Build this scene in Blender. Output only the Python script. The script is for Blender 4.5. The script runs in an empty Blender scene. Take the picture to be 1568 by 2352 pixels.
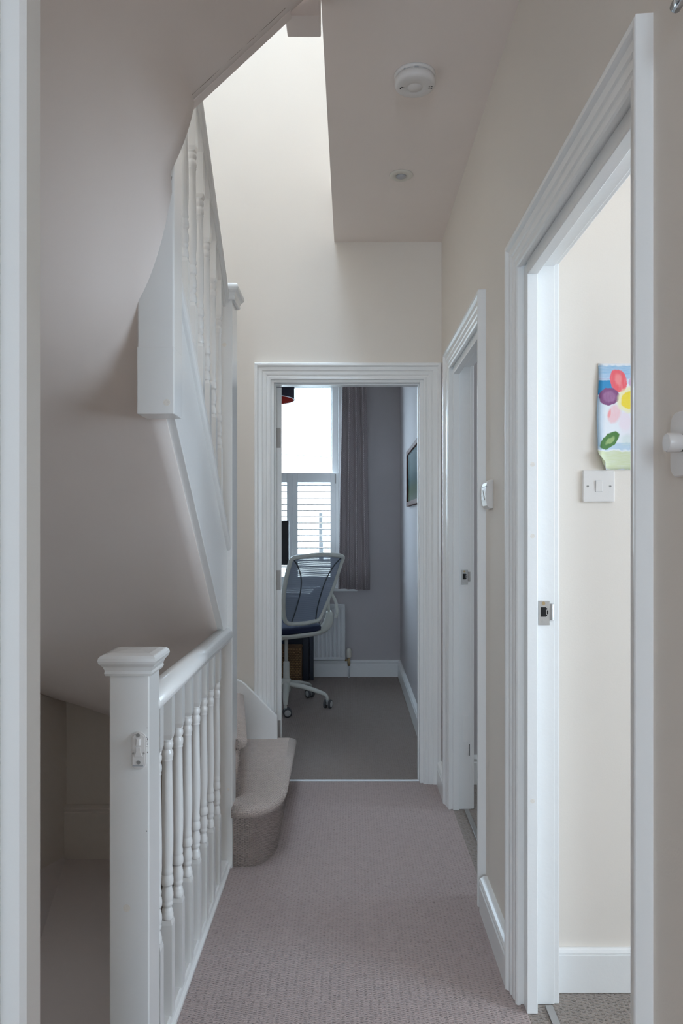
import bpy, math, random
from mathutils import Vector, Matrix
random.seed(7)
S = bpy.context.scene
COL = S.collection
PI = math.pi

# ------------------------------------------------------------------ camera, sky, exposure
F = 1680.0; CX = 803.0; CY = 1209.0; CAMZ = 1.26
cam = bpy.data.objects.new('camera', bpy.data.cameras.new('camera'))
COL.objects.link(cam)
cam.location = (0, 0, CAMZ); cam.rotation_euler = (PI/2, 0, 0)
cam.data.sensor_fit = 'VERTICAL'; cam.data.sensor_height = 36.0
cam.data.lens = F/2352*36.0
cam.data.shift_x = -(CX-784)/2352.0
cam.data.shift_y = (CY-1176)/2352.0
cam.data.clip_start = 0.02; cam.data.clip_end = 400
S.camera = cam
S.view_settings.view_transform = 'Standard'
S.view_settings.look = 'None'
S.view_settings.gamma = 1.0
S.view_settings.use_curve_mapping = False
S.view_settings.exposure = 0.70
S.cycles.use_denoising = True
S.cycles.max_bounces = 12; S.cycles.diffuse_bounces = 8; S.cycles.glossy_bounces = 3
S.cycles.transmission_bounces = 4; S.cycles.transparent_max_bounces = 8
S.cycles.sample_clamp_indirect = 6.0
S.cycles.caustics_reflective = False; S.cycles.caustics_refractive = False

SKY = 9.0
w = bpy.data.worlds.new('sky'); S.world = w; w.use_nodes = True
nt = w.node_tree; bg = nt.nodes['Background']
tc = nt.nodes.new('ShaderNodeTexCoord'); sep = nt.nodes.new('ShaderNodeSeparateXYZ')
cr = nt.nodes.new('ShaderNodeValToRGB')
nt.links.new(tc.outputs['Generated'], sep.inputs[0]); nt.links.new(sep.outputs['Z'], cr.inputs[0])
cr.color_ramp.elements[0].position = 0.0; cr.color_ramp.elements[0].color = (0.68, 0.84, 1.0, 1)
cr.color_ramp.elements[1].position = 0.9; cr.color_ramp.elements[1].color = (0.63, 0.81, 1.0, 1)
nt.links.new(cr.outputs[0], bg.inputs[0]); bg.inputs[1].default_value = SKY

def area(name, loc, rot, sx, sy, power=None, color=(1, 1, 1)):
    l = bpy.data.lights.new(name, 'AREA'); l.shape = 'RECTANGLE'; l.size = sx; l.size_y = sy
    o = bpy.data.objects.new(name, l); COL.objects.link(o); o.location = loc; o.rotation_euler = rot
    if power is None:
        l.cycles.is_portal = True
    else:
        l.energy = power; l.color = color
    return o
# daylight portals in the real window openings (sky shines through them)
area('daylight_study_window', (-0.84, 6.42, 1.62), (-PI/2, 0, 0), 1.5, 1.85)
area('daylight_skylight', (-0.55, 2.05, 6.0), (0, 0, 0), 1.2, 1.5)
area('daylight_room_behind', (-0.35, -3.62, 1.55), (PI/2, 0, 0), 1.0, 1.5)
area('daylight_side_room', (3.12, .45, 1.5), (0, PI/2, 0), 1.25, 1.25)
area('daylight_far_side_room', (3.12, 2.85, 1.7), (0, PI/2, 0), 0.7, 0.6)

# ------------------------------------------------------------------ materials
def mat(name, color, rough=0.6, metal=0.0, bump=0.0, bscale=40.0, var=0.0, vscale=3.0, coat=0.0, spec=0.5, detail=3, bdist=0.002):
    m = bpy.data.materials.new(name); m.use_nodes = True
    nt = m.node_tree; b = nt.nodes['Principled BSDF']
    b.inputs['Base Color'].default_value = (*color, 1); b.inputs['Roughness'].default_value = rough
    b.inputs['Metallic'].default_value = metal; b.inputs['Specular IOR Level'].default_value = spec
    if coat: b.inputs['Coat Weight'].default_value = coat; b.inputs['Coat Roughness'].default_value = 0.12
    g = nt.nodes.new('ShaderNodeNewGeometry')
    if var:
        n = nt.nodes.new('ShaderNodeTexNoise'); n.inputs['Scale'].default_value = vscale; n.inputs['Detail'].default_value = 4
        nt.links.new(g.outputs['Position'], n.inputs['Vector'])
        r = nt.nodes.new('ShaderNodeValToRGB')
        r.color_ramp.elements[0].color = (*[c*(1-var) for c in color], 1); r.color_ramp.elements[0].position = .3
        r.color_ramp.elements[1].color = (*[min(1, c*(1+var)) for c in color], 1); r.color_ramp.elements[1].position = .7
        nt.links.new(n.outputs['Fac'], r.inputs[0]); nt.links.new(r.outputs[0], b.inputs['Base Color'])
    if bump:
        n = nt.nodes.new('ShaderNodeTexNoise'); n.inputs['Scale'].default_value = bscale; n.inputs['Detail'].default_value = detail
        nt.links.new(g.outputs['Position'], n.inputs['Vector'])
        bp = nt.nodes.new('ShaderNodeBump'); bp.inputs['Strength'].default_value = bump; bp.inputs['Distance'].default_value = bdist
        nt.links.new(n.outputs['Fac'], bp.inputs['Height']); nt.links.new(bp.outputs[0], b.inputs['Normal'])
    return m

M = {}
M['white'] = mat('white_gloss_paint', (.86, .865, .86), .36, bump=.25, bscale=55, bdist=.0015, coat=.25)
M['whitewood'] = mat('white_painted_wood', (.86, .86, .85), .28, bump=.12, bscale=70, bdist=.001, coat=.6)
M['cream'] = mat('cream_wall_paint', (.79, .735, .672), .75, bump=.15, bscale=220, var=.015, vscale=1.6, bdist=.001)
M['ceil'] = mat('white_ceiling_paint', (.87, .79, .74), .85, bump=.2, bscale=180, var=.02, vscale=2.0, bdist=.001)
M['soffit'] = mat('plaster_soffit_paint', (.82, .745, .705), .7, bump=.35, bscale=9, var=.02, vscale=2.5, bdist=.006)
M['pinkgrey'] = mat('bulkhead_paint', (.76, .70, .685), .8, bump=.15, bscale=120, bdist=.001)
M['studygrey'] = mat('grey_wall_paint', (.50, .47, .48), .8, bump=.2, bscale=200, bdist=.001)
M['plastic'] = mat('white_plastic', (.76, .735, .715), .3, spec=.5)
M['plastic_warm'] = mat('ivory_plastic', (.72, .69, .62), .45)
M['plasticgrey'] = mat('grey_lens', (.45, .46, .48), .3)
M['steel'] = mat('steel', (.48, .47, .46), .35, metal=.9, bump=.1, bscale=300)
M['hinge'] = mat('painted_hinge', (.40, .38, .36), .5, metal=.4, bump=.4, bscale=300, bdist=.001)
M['alu'] = mat('aluminium_strip', (.85, .87, .90), .5, metal=.35)
M['chrome'] = mat('chrome', (.60, .62, .65), .16, metal=1)
M['brass'] = mat('tarnished_brass', (.45, .34, .2), .35, metal=.9)
M['black'] = mat('black_plastic', (.012, .012, .013), .45)
M['darkhole'] = mat('dark_recess', (.01, .009, .009), .9)
M['navy'] = mat('navy_lacquer', (.012, .018, .035), .4)
M['navyfab'] = mat('navy_fabric', (.010, .016, .05), .9, bump=.4, bscale=500)
M['chairwhite'] = mat('off_white_chair_plastic', (.62, .63, .58), .42)
M['tyre'] = mat('dark_grey_rubber', (.08, .08, .085), .6)
M['castor'] = mat('castor_grey', (.45, .46, .46), .4)
M['seam'] = mat('dark_grey_seam', (.07, .08, .09), .7)
M['radiator'] = mat('radiator_enamel', (.66, .67, .68), .35)
M['redshade'] = mat('dark_red_shade', (.50, .05, .035), .7)
M['navyshade'] = mat('navy_shade', (.03, .03, .05), .8)
M['framewood'] = mat('dark_red_wood_frame', (.10, .03, .02), .6, spec=.2, bump=.3, bscale=60)
M['knot'] = mat('faint_knot_stain', (.83, .79, .73), .36, var=.06, vscale=260)
M['chip'] = mat('chip_mark', (.10, .08, .07), .8)
M['crack'] = mat('plaster_crack', (.30, .25, .22), .9)
M['brick'] = mat('pale_render', (.7, .66, .6), .9, bump=.2)
M['slate'] = mat('pale_slate', (.45, .42, .42), .8, bump=.3)
M['darkglass'] = mat('dark_window_glass', (.035, .035, .036), .7)
M['grass'] = mat('outdoor_paving', (.35, .35, .33), .95, bump=.3)
M['wire'] = mat('dark_wire', (.04, .04, .05), .8)

def carpet(name, c1, c2, bw, bh, rough=.95, dist=.004, strength=.9, contrast=.55, warp=1.0):
    m = bpy.data.materials.new(name); m.use_nodes = True; nt = m.node_tree; N = nt.nodes; L = nt.links
    b = N['Principled BSDF']; b.inputs['Roughness'].default_value = rough; b.inputs['Specular IOR Level'].default_value = .12
    b.inputs['Sheen Weight'].default_value = .25; b.inputs['Sheen Roughness'].default_value = .6
    uv = N.new('ShaderNodeUVMap')
    nz = N.new('ShaderNodeTexNoise'); nz.inputs['Scale'].default_value = 95; nz.inputs['Detail'].default_value = 2
    L.new(uv.outputs[0], nz.inputs['Vector'])
    sub = N.new('ShaderNodeVectorMath'); sub.operation = 'SUBTRACT'; L.new(nz.outputs['Color'], sub.inputs[0]); sub.inputs[1].default_value = (.5, .5, .5)
    sc = N.new('ShaderNodeVectorMath'); sc.operation = 'SCALE'; L.new(sub.outputs[0], sc.inputs[0]); sc.inputs['Scale'].default_value = bw*warp
    ad = N.new('ShaderNodeVectorMath'); ad.operation = 'ADD'; L.new(uv.outputs[0], ad.inputs[0]); L.new(sc.outputs[0], ad.inputs[1])
    sp = N.new('ShaderNodeSeparateXYZ'); L.new(ad.outputs[0], sp.inputs[0])
    def mth(op, a, bb=None, cc=None):
        n = N.new('ShaderNodeMath'); n.operation = op
        for i, v in enumerate((a, bb, cc)):
            if v is None: continue
            if isinstance(v, (int, float)): n.inputs[i].default_value = v
            else: L.new(v, n.inputs[i])
        return n.outputs[0]
    # columns of loops: x cell of width bw, loops along y of height bh, every second column shifted by half
    cx = mth('DIVIDE', sp.outputs[0], bw); fl = mth('FLOOR', cx); fx = mth('SUBTRACT', cx, fl)
    odd = mth('MULTIPLY', mth('MODULO', mth('ABSOLUTE', fl), 2.0), .5)
    cy = mth('ADD', mth('DIVIDE', sp.outputs[1], bh), odd); fy = mth('SUBTRACT', cy, mth('FLOOR', cy))
    hx = mth('SINE', mth('MULTIPLY', fx, PI)); hy = mth('SINE', mth('MULTIPLY', fy, PI))
    hx2 = mth('POWER', hx, .45); hy2 = mth('POWER', hy, .6)
    h = mth('SUBTRACT', 1.0, mth('MULTIPLY', hx, mth('SUBTRACT', 1.0, hy2)))
    fine = N.new('ShaderNodeTexNoise'); fine.inputs['Scale'].default_value = 420; fine.inputs['Detail'].default_value = 2; L.new(uv.outputs[0], fine.inputs['Vector'])
    big = N.new('ShaderNodeTexNoise'); big.inputs['Scale'].default_value = 28; big.inputs['Detail'].default_value = 3; L.new(uv.outputs[0], big.inputs['Vector'])
    h2 = mth('ADD', h, mth('MULTIPLY', fine.outputs['Fac'], .5))
    ramp = N.new('ShaderNodeValToRGB'); ramp.color_ramp.elements[0].position = .05; ramp.color_ramp.elements[1].position = contrast
    ramp.color_ramp.elements[0].color = (*c1, 1); ramp.color_ramp.elements[1].color = (*c2, 1)
    L.new(h, ramp.inputs[0])
    mx = N.new('ShaderNodeMix'); mx.data_type = 'RGBA'; mx.blend_type = 'MULTIPLY'; mx.inputs['Factor'].default_value = .35
    r2 = N.new('ShaderNodeValToRGB'); r2.color_ramp.elements[0].position = .3; r2.color_ramp.elements[1].position = .65
    r2.color_ramp.elements[0].color = (.72, .7, .69, 1); r2.color_ramp.elements[1].color = (1, 1, 1, 1)
    L.new(big.outputs['Fac'], r2.inputs[0]); L.new(ramp.outputs[0], mx.inputs['A']); L.new(r2.outputs[0], mx.inputs['B'])
    L.new(mx.outputs['Result'], b.inputs['Base Color'])
    bp = N.new('ShaderNodeBump'); bp.inputs['Strength'].default_value = strength; bp.inputs['Distance'].default_value = dist
    L.new(h2, bp.inputs['Height']); L.new(bp.outputs[0], b.inputs['Normal'])
    return m
M['carpet'] = carpet('beige_loop_carpet', (.15, .115, .105), (.465, .37, .35), .012, .0083, contrast=.7)
M['carpetstudy'] = carpet('beige_loop_carpet_dimmed', (.10, .08, .07), (.28, .225, .20), .012, .0083)  # hall carpet in a darker copy, the study's dimness put into its colour
M['carpet2'] = carpet('brown_bobble_carpet', (.10, .085, .07), (.32, .27, .235), .015, .013, dist=.006)
M['carpetstair'] = carpet('stair_loop_carpet', (.33, .26, .23), (.66, .55, .495), .0078, .0058, contrast=.8, warp=.9, strength=1.0)

# ------------------------------------------------------------------ mesh helpers
class MB:
    def __init__(s): s.v = []; s.f = []; s.sm = []
    def add(s, vs, fs, smooth=False):
        k = len(s.v); s.v += [tuple(p) for p in vs]
        for f in fs: s.f.append(tuple(k+i for i in f)); s.sm.append(smooth)
        return s
    def box(s, a, b):
        x0, y0, z0 = [min(p, q) for p, q in zip(a, b)]; x1, y1, z1 = [max(p, q) for p, q in zip(a, b)]
        return s.add([(x0,y0,z0),(x1,y0,z0),(x1,y1,z0),(x0,y1,z0),(x0,y0,z1),(x1,y0,z1),(x1,y1,z1),(x0,y1,z1)],
                     [(0,3,2,1),(4,5,6,7),(0,1,5,4),(1,2,6,5),(2,3,7,6),(3,0,4,7)])
    def prism(s, poly, vec, smooth=False):
        n = len(poly); v = Vector(vec)
        vs = [Vector(p) for p in poly] + [Vector(p)+v for p in poly]
        fs = [(i, (i+1) % n, n+(i+1) % n, n+i) for i in range(n)]
        k = len(s.v); s.v += [tuple(p) for p in vs]
        for f in fs: s.f.append(tuple(k+i for i in f)); s.sm.append(smooth)
        s.f.append(tuple(k+i for i in reversed(range(n)))); s.sm.append(False)
        s.f.append(tuple(k+n+i for i in range(n))); s.sm.append(False)
        return s
    def sections(s, rings, closed=True, caps=True, smooth=False):
        """rings: list of equal-length point loops joined in order"""
        n = len(rings[0]); k = len(s.v)
        for r in rings: s.v += [tuple(p) for p in r]
        for j in range(len(rings)-1):
            for i in range(n if closed else n-1):
                a = k+j*n+i; b = k+j*n+(i+1) % n
                s.f.append((a, b, b+n, a+n)); s.sm.append(smooth)
        if caps and closed:
            s.f.append(tuple(k+i for i in reversed(range(n)))); s.sm.append(False)
            e = k+(len(rings)-1)*n
            s.f.append(tuple(e+i for i in range(n))); s.sm.append(False)
        return s
    def lathe(s, prof, c=(0, 0, 0), axis='Z', seg=24, smooth=True):
        rings = []
        for r, h in prof:
            ring = []
            for i in range(seg):
                a = 2*PI*i/seg; u, v = r*math.cos(a), r*math.sin(a)
                p = {'Z': (u, v, h), 'Y': (u, h, -v), 'X': (h, u, v)}[axis]
                ring.append((c[0]+p[0], c[1]+p[1], c[2]+p[2]))
            rings.append(ring)
        return s.sections(rings, smooth=smooth)
    def tube(s, pts, r, seg=10, flat=1.0, up=(0, 0, 1), smooth=True):
        pts = [Vector(p) for p in pts]; rings = []; n = len(pts)
        rr = r if isinstance(r, (list, tuple)) else [r]*n
        for i, p in enumerate(pts):
            t = (pts[min(i+1, n-1)]-pts[max(i-1, 0)]).normalized()
            u = Vector(up)
            if abs(t.dot(u)) > .98: u = Vector((1, 0, 0))
            a = t.cross(u).normalized(); b = a.cross(t).normalized()
            rings.append([p+a*rr[i]*math.cos(2*PI*k/seg)+b*rr[i]*flat*math.sin(2*PI*k/seg) for k in range(seg)])
        return s.sections(rings, smooth=smooth)
    def build(s, name, m, parent=None, bevel=0, seg=2, label=None, uv=None):
        me = bpy.data.meshes.new(name); me.from_pydata(s.v, [], s.f); me.update()
        for p, q in zip(me.polygons, s.sm): p.use_smooth = q
        o = bpy.data.objects.new(name, me); COL.objects.link(o)
        import bmesh
        bm = bmesh.new(); bm.from_mesh(me); bmesh.ops.recalc_face_normals(bm, faces=bm.faces); bm.to_mesh(me); bm.free()
        box_uv(me) if uv is None else uv(me)
        if m: me.materials.append(m)
        if bevel:
            b = o.modifiers.new('bevel', 'BEVEL'); b.width = bevel; b.segments = seg; b.limit_method = 'ANGLE'; b.angle_limit = math.radians(40)
        if parent:
            o.parent = parent
            o.matrix_parent_inverse = Matrix.Translation(-parent.location) if parent.get('_world') else Matrix.Identity(4)
        if label: o['label'] = label
        return o

def box_uv(me):
    l = me.uv_layers.new(name='UVMap')
    for p in me.polygons:
        n = p.normal; ax = max(range(3), key=lambda i: abs(n[i]))
        for li in p.loop_indices:
            c = me.vertices[me.loops[li].vertex_index].co
            l.data[li].uv = {0: (c.y, c.z), 1: (c.x, c.z), 2: (c.x, c.y)}[ax]

def tag(o, label, cat=None, group=None, kind=None):
    o['label'] = label
    if cat: o['category'] = cat
    if group: o['group'] = group
    if kind: o['kind'] = kind
    return o
def empty(name, loc, label, cat, group=None, kind=None, world=True):
    """Empty at the thing's base; children given in world coordinates when world=True"""
    o = bpy.data.objects.new(name, None); COL.objects.link(o); o.location = loc; o.empty_display_size = .05
    tag(o, label, cat, group, kind)
    if world: o['_world'] = 1
    return o
def struct(name, mb, m, label, bevel=0, cat=None):
    o = mb.build(name, m, bevel=bevel); tag(o, label, cat or name.split('_')[0], kind='structure'); return o
def pp(px, py, Y):
    return Vector(((px-CX)*Y/F, Y, CAMZ-(py-CY)*Y/F))
def spline(pts, n=6):
    P = [Vector(p) for p in pts]; out = []
    for i in range(len(P)-1):
        p0 = P[max(i-1, 0)]; p1 = P[i]; p2 = P[i+1]; p3 = P[min(i+2, len(P)-1)]
        for k in range(n):
            t = k/n
            out.append(.5*((2*p1)+(-p0+p2)*t+(2*p0-5*p1+4*p2-p3)*t*t+(-p0+3*p1-3*p2+p3)*t**3))
    out.append(P[-1]); return out

# ------------------------------------------------------------------ dimensions
XR = 0.45       # hall right wall
XRB = 0.535     # its other side
YE = 3.59       # end wall (hall side)
YEB = 3.70      # end wall (study side)
ZC = 2.655      # hall ceiling
XL = -1.39      # stairwell left wall
YS = 6.15       # study window wall
XV = -0.44      # edge of landing floor
TOP = 6.0

# ------------------------------------------------------------------ floor
b = MB(); b.box((XV, 1.02, -.28), (XR+.01, 3.63, 0)); b.box((-2.3, -3.5, -.28), (XR+.01, 1.02, 0))
struct('floor', b, M['carpet'], 'beige loop pile carpet floor running down the hall')
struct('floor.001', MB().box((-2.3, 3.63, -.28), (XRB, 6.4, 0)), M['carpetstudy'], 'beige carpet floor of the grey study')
b = MB().box((XR+.01, -.6, -.28), (3.1, 1.99, -.001))
struct('floor.002', b, M['carpet2'], 'brown chunky loop carpet seen through the right doorway')
struct('floor.003', MB().box((XR+.01, 2.08, -.28), (3.1, 3.59, -.001)), M['carpet2'], 'brown carpet seen through the far right doorway')

# ------------------------------------------------------------------ walls
def wall_holes_x(name, x0, x1, ya, yb, za, zb, holes, m, label):
    """wall in a plane of constant x with holes (y0,y1,z0,z1)"""
    b = MB(); ys = sorted(holes); y = ya
    for h in ys:
        b.box((x0, y, za), (x1, h[0], zb))
        if h[2] > za: b.box((x0, h[0], za), (x1, h[1], h[2]))
        if h[3] < zb: b.box((x0, h[0], h[3]), (x1, h[1], zb))
        y = h[1]
    b.box((x0, y, za), (x1, yb, zb))
    return struct(name, b, m, label)
def wall_holes_y(name, y0, y1, xa, xb, za, zb, holes, m, label):
    b = MB(); x = xa
    for h in sorted(holes):
        b.box((x, y0, za), (h[0], y1, zb))
        if h[2] > za: b.box((h[0], y0, za), (h[1], y1, h[2]))
        if h[3] < zb: b.box((h[0], y0, h[3]), (h[1], y1, zb))
        x = h[1]
    b.box((x, y0, za), (xb, y1, zb))
    return struct(name, b, m, label)

D1 = (1.115, 1.945, 1.965)   # right doorway rough opening y0,y1,z
D2 = (2.475, 3.285, 1.995)
wall_holes_x('wall_right', XR, XRB, -3.5, YE, 0, TOP, [(D1[0], D1[1], 0, D1[2]), (D2[0], D2[1], 0, D2[2])], M['cream'],
             'cream painted wall along the right of the hall with two doorways')
wall_holes_y('wall_end', YE, YEB-.012, XL, XR, -2.6, TOP, [(-.40, .375, -.02, 2.0)], M['cream'],
             'cream wall at the far end of the hall around the study doorway')
struct('wall_left', MB().box((XL-.12, .9, -2.6), (XL, YEB-.012, TOP)), M['cream'], 'cream painted left wall of the stairwell')
# study shell
wall_holes_y('wall_study_front', YEB-.012, YEB, -2.3, .425, 0, 2.75, [(-.40, .375, 0, 2.0)], M['studygrey'], 'grey study side of the doorway wall')
struct('wall_study_right', MB().box((.425, YEB, 0), (.56, 6.4, 2.75)), M['studygrey'], 'grey right wall of the study')
struct('wall_study_left', MB().box((-2.4, YEB-.012, 0), (-2.3, 6.4, 2.75)), M['studygrey'], 'grey left wall of the study')
WX0, WX1, WZ0, WZ1 = -1.60, -.095, .735, 2.52
wall_holes_y('wall_study_window', YS, YS+.25, -2.3, .425, 0, 2.75, [(WX0, WX1, WZ0, WZ1)], M['studygrey'], 'grey study wall around the sash window')
struct('ceiling.001', MB().box((-2.3, YEB, 2.75), (.45, 6.4, 2.85)), M['ceil'], 'white study ceiling')
# room behind the camera
wall_holes_y('wall_behind', -3.62, -3.5, -2.4, XRB, 0, ZC, [(-.85, 0.15, .80, 2.30)], M['cream'], 'cream wall with window behind the viewpoint')
struct('wall_behind_left', MB().box((-2.4, -3.5, 0), (-2.3, .9, ZC)), M['cream'], 'cream left wall behind the viewpoint')
struct('wall_near', MB().box((-2.4, .90, -2.6), (-.478, 1.02, TOP)), M['cream'], 'cream wall stub beside the near left door frame')
# side rooms
wall_holes_x('wall_side_room', 3.0, 3.12, -.7, 3.7, 0, 2.6, [(-.17, 1.07, .88, 2.12), (2.5, 3.2, 1.4, 2.0)], M['cream'], 'cream outside wall of the side rooms')
struct('wall_side_room_far', MB().box((XRB, 1.99, 0), (3.0, 2.08, 2.6)), M['cream'], 'cream wall seen through the right doorway with painting and switch')
struct('wall_side_room_near', MB().box((XRB, -.7, 0), (3.0, -.6, 2.6)), M['cream'], 'cream near wall of the right side room')
struct('wall_far_side_room', MB().box((XRB, YE, 0), (3.0, 3.7, 2.6)), M['studygrey'], 'grey wall of the far side room')
struct('ceiling.002', MB().box((XRB, -.7, 2.6), (3.12, 3.7, 2.7)), M['ceil'], 'white ceiling of the side rooms')
# hall ceiling with stair opening
b = MB()
b.box((-.076, 1.86, ZC), (XR+.01, YE, ZC+.26)); b.box((-.056, .95, ZC), (XR+.01, 1.86, ZC+.26)); b.box((-2.3, -3.5, ZC), (XR+.01, .95, ZC+.26))
struct('ceiling', b, M['ceil'], 'white hall ceiling beside the open stairwell')
# top of stairwell with skylight hole
b = MB()
X0, X1, Y0, Y1 = -1.15, .05, 1.30, 2.80
b.box((XL, .9, TOP-.05), (X0, YE, TOP+.1)); b.box((X1, .9, TOP-.05), (XR, YE, TOP+.1))
b.box((X0, .9, TOP-.05), (X1, Y0, TOP+.1)); b.box((X0, Y1, TOP-.05), (X1, YE, TOP+.1))
struct('ceiling.003', b, M['ceil'], 'white upper ceiling around the skylight')
struct('wall_upper_near', MB().box((XL, .84, ZC+.26), (XR, .90, TOP)), M['cream'], 'cream upper wall above the stairs')

# bulkhead over the lower hall, seen down the stairwell
b = MB()
l1 = [(XL, 3.60, -.36), (XL, 3.16, -.25), (XL, 2.6, -.11), (XL, 2.12, -.02)]
l2 = [(-1.385, 3.60, -.362), (-1.29, 3.18, -.36), (-1.167, 2.69, -.36), (-1.08, 2.12, -.36)]
l3 = [(-.895, 3.60, -.36), (-.855, 3.18, -.36), (-.80, 2.69, -.36), (-.745, 2.12, -.36)]
l4 = [(x, y, -.55) for x, y, _ in l3]
b.sections([l1, l2, l3, l4, [(XL, y, -.55) for _, y, _ in l1]], closed=False, caps=False)
b.add([l1[-1], l2[-1], l3[-1], l4[-1], (XL, 2.12, -.55)], [(0, 1, 2, 3, 4)])
struct('trim_1', b, M['pinkgrey'], 'smooth grey bulkhead low in the stairwell left of the balustrade', cat='bulkhead')

b = MB()
for k in range(1, 12):
    b.box((XL, .9+.235*(k-1)+.15, -2.6), (XV, .9+.235*k+.15, -.215*k))
b.box((XL, 1.02, -2.7), (XV, YE, -2.6))
struct('floor.004', b, M['carpetstair'], 'carpeted lower flight of stairs down in the stairwell')
struct('wall_lower_hall', MB().box((XV, 1.02, -2.6), (XV+.1, YE, -.28)), M['cream'], 'cream wall beneath the landing edge')

# ------------------------------------------------------------------ mouldings
def skirt_prof(h, t=.022):
    f = h
    return [(0, 0), (t, 0), (t, f-.034), (t-.004, f-.030), (t-.003, f-.026), (t, f-.020), (t+.001, f-.014), (t-.003, f-.007), (t-.010, f-.003), (t-.014, f), (0, f)]
def skirt_y(x, side, ya, yb, z0, h, t=.022):   # along y on a wall at x; side -1 sticks to -x
    pr = skirt_prof(h, t); return MB().prism([(x+side*u, ya, z0+v) for u, v in pr], (0, yb-ya, 0))
def skirt_x(y, side, xa, xb, z0, h, t=.022):
    pr = skirt_prof(h, t); return MB().prism([(xa, y+side*u, z0+v) for u, v in pr], (xb-xa, 0, 0))

ARCH = [(0, 0), (0, .010), (.004, .014), (.010, .015), (.014, .012), (.020, .012), (.024, .016), (.034, .018), (.040, .017), (.044, .021),
        (.052, .0215), (.060, .022), (.063, .027), (.066, .031), (.075, .032), (.079, .030), (.080, 0)]
def arch_x(x, side, ya, yb, H, z0=0.0, sc=.85, wn=1.0):  # architrave round opening ya..yb on wall plane x
    rings = []
    for (c, k) in (((ya, z0), (-1, 0)), ((ya, H), (-1, 1)), ((yb, H), (1, 1)), ((yb, z0), (1, 0))):
        rings.append([(x+side*t*sc, c[0]+k[0]*u*(wn if k[0] < 0 else 1), c[1]+k[1]*u) for u, t in ARCH])
    return MB().sections(rings)
def arch_y(y, side, xa, xb, H, z0=0.0, wr=None):
    rings = []
    for (c, k) in (((xa, z0), (-1, 0)), ((xa, H), (-1, 1)), ((xb, H), (1, 1)), ((xb, z0), (1, 0))):
        kk = k
        rings.append([(c[0]+kk[0]*u*(wr if (wr and kk[0] > 0) else 1), y+side*t, c[1]+kk[1]*u) for u, t in ARCH])
    return MB().sections(rings)

# baseboards
struct('baseboard_right', skirt_y(XR, -1, 1.993, 2.395, 0, .115, .026), M['white'], 'white moulded skirting board between the two right doorways')
struct('baseboard_right.001', skirt_y(XR, -1, 3.335, YE, 0, .115, .026), M['white'], 'short white skirting board in the far right corner of the hall')
struct('baseboard_right.002', skirt_y(XR, -1, -3.5, 1.065, 0, .115, .026), M['white'], 'white skirting board nearest the viewpoint on the right')
struct('baseboard_stairwell', skirt_x(YE, -1, XL, XV-.03, -.36, .257, .03), M['cream'], 'tall skirting board at the back of the stairwell')
struct('baseboard_study', skirt_x(YS, -1, -2.3, .425, 0, .14), M['white'], 'white skirting board under the study window')
struct('baseboard_study_right', skirt_y(.425, -1, YEB, YS, 0, .14), M['white'], 'white skirting board along the study right wall')
b = MB(); b.box((XRB, 1.972, 0), (3.0, 1.99, .105)); b.prism([(XRB, 1.972, .105), (XRB, 1.978, .118), (XRB, 1.99, .118), (XRB, 1.99, .105)], (2.4, 0, 0))
struct('baseboard_side_room', b, M['white'], 'worn white skirting board seen through the right doorway', bevel=.003)
struct('baseboard_side_room.001', skirt_x(YE, -1, XRB, 3.0, 0, .14), M['white'], 'white skirting board of the far side room')

# ------------------------------------------------------------------ doorways on the right
def strike(parent, y, zc, x0):
    """latch keep on the far rebate, facing the viewpoint"""
    sp = MB(); sp.box((x0, y-.0025, zc-.033), (x0+.030, y, zc+.031))
    sp.prism([(x0+.030, y-.003, zc-.020), (x0+.036, y-.006, zc-.020), (x0+.041, y-.004, zc-.020), (x0+.042, y+.001, zc-.020), (x0+.030, y, zc-.020)], (0, 0, .043))
    o = sp.build('strike_plate', M['steel'], parent, bevel=.0006, label='steel latch strike plate')
    h = MB(); h.box((x0+.006, y-.0032, zc-.011), (x0+.020, y-.0026, zc+.014)); h.box((x0+.020, y-.0032, zc-.009), (x0+.023, y-.0026, zc-.005))
    h.box((x0+.020, y-.0032, zc+.008), (x0+.023, y-.0026, zc+.012)); h.box((x0+.0225, y-.0034, zc-.004), (x0+.026, y-.0026, zc+.006))
    h.build('latch_hole', M['darkhole'], o)
    for z, mm in ((zc+.0245, 'brass'), (zc-.0225, 'steel')):
        MB().lathe([(.0045, -.0042), (.0045, -.0025)], (x0+.0135, y, z), 'Y', 14).build('screw', M[mm], o)
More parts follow.
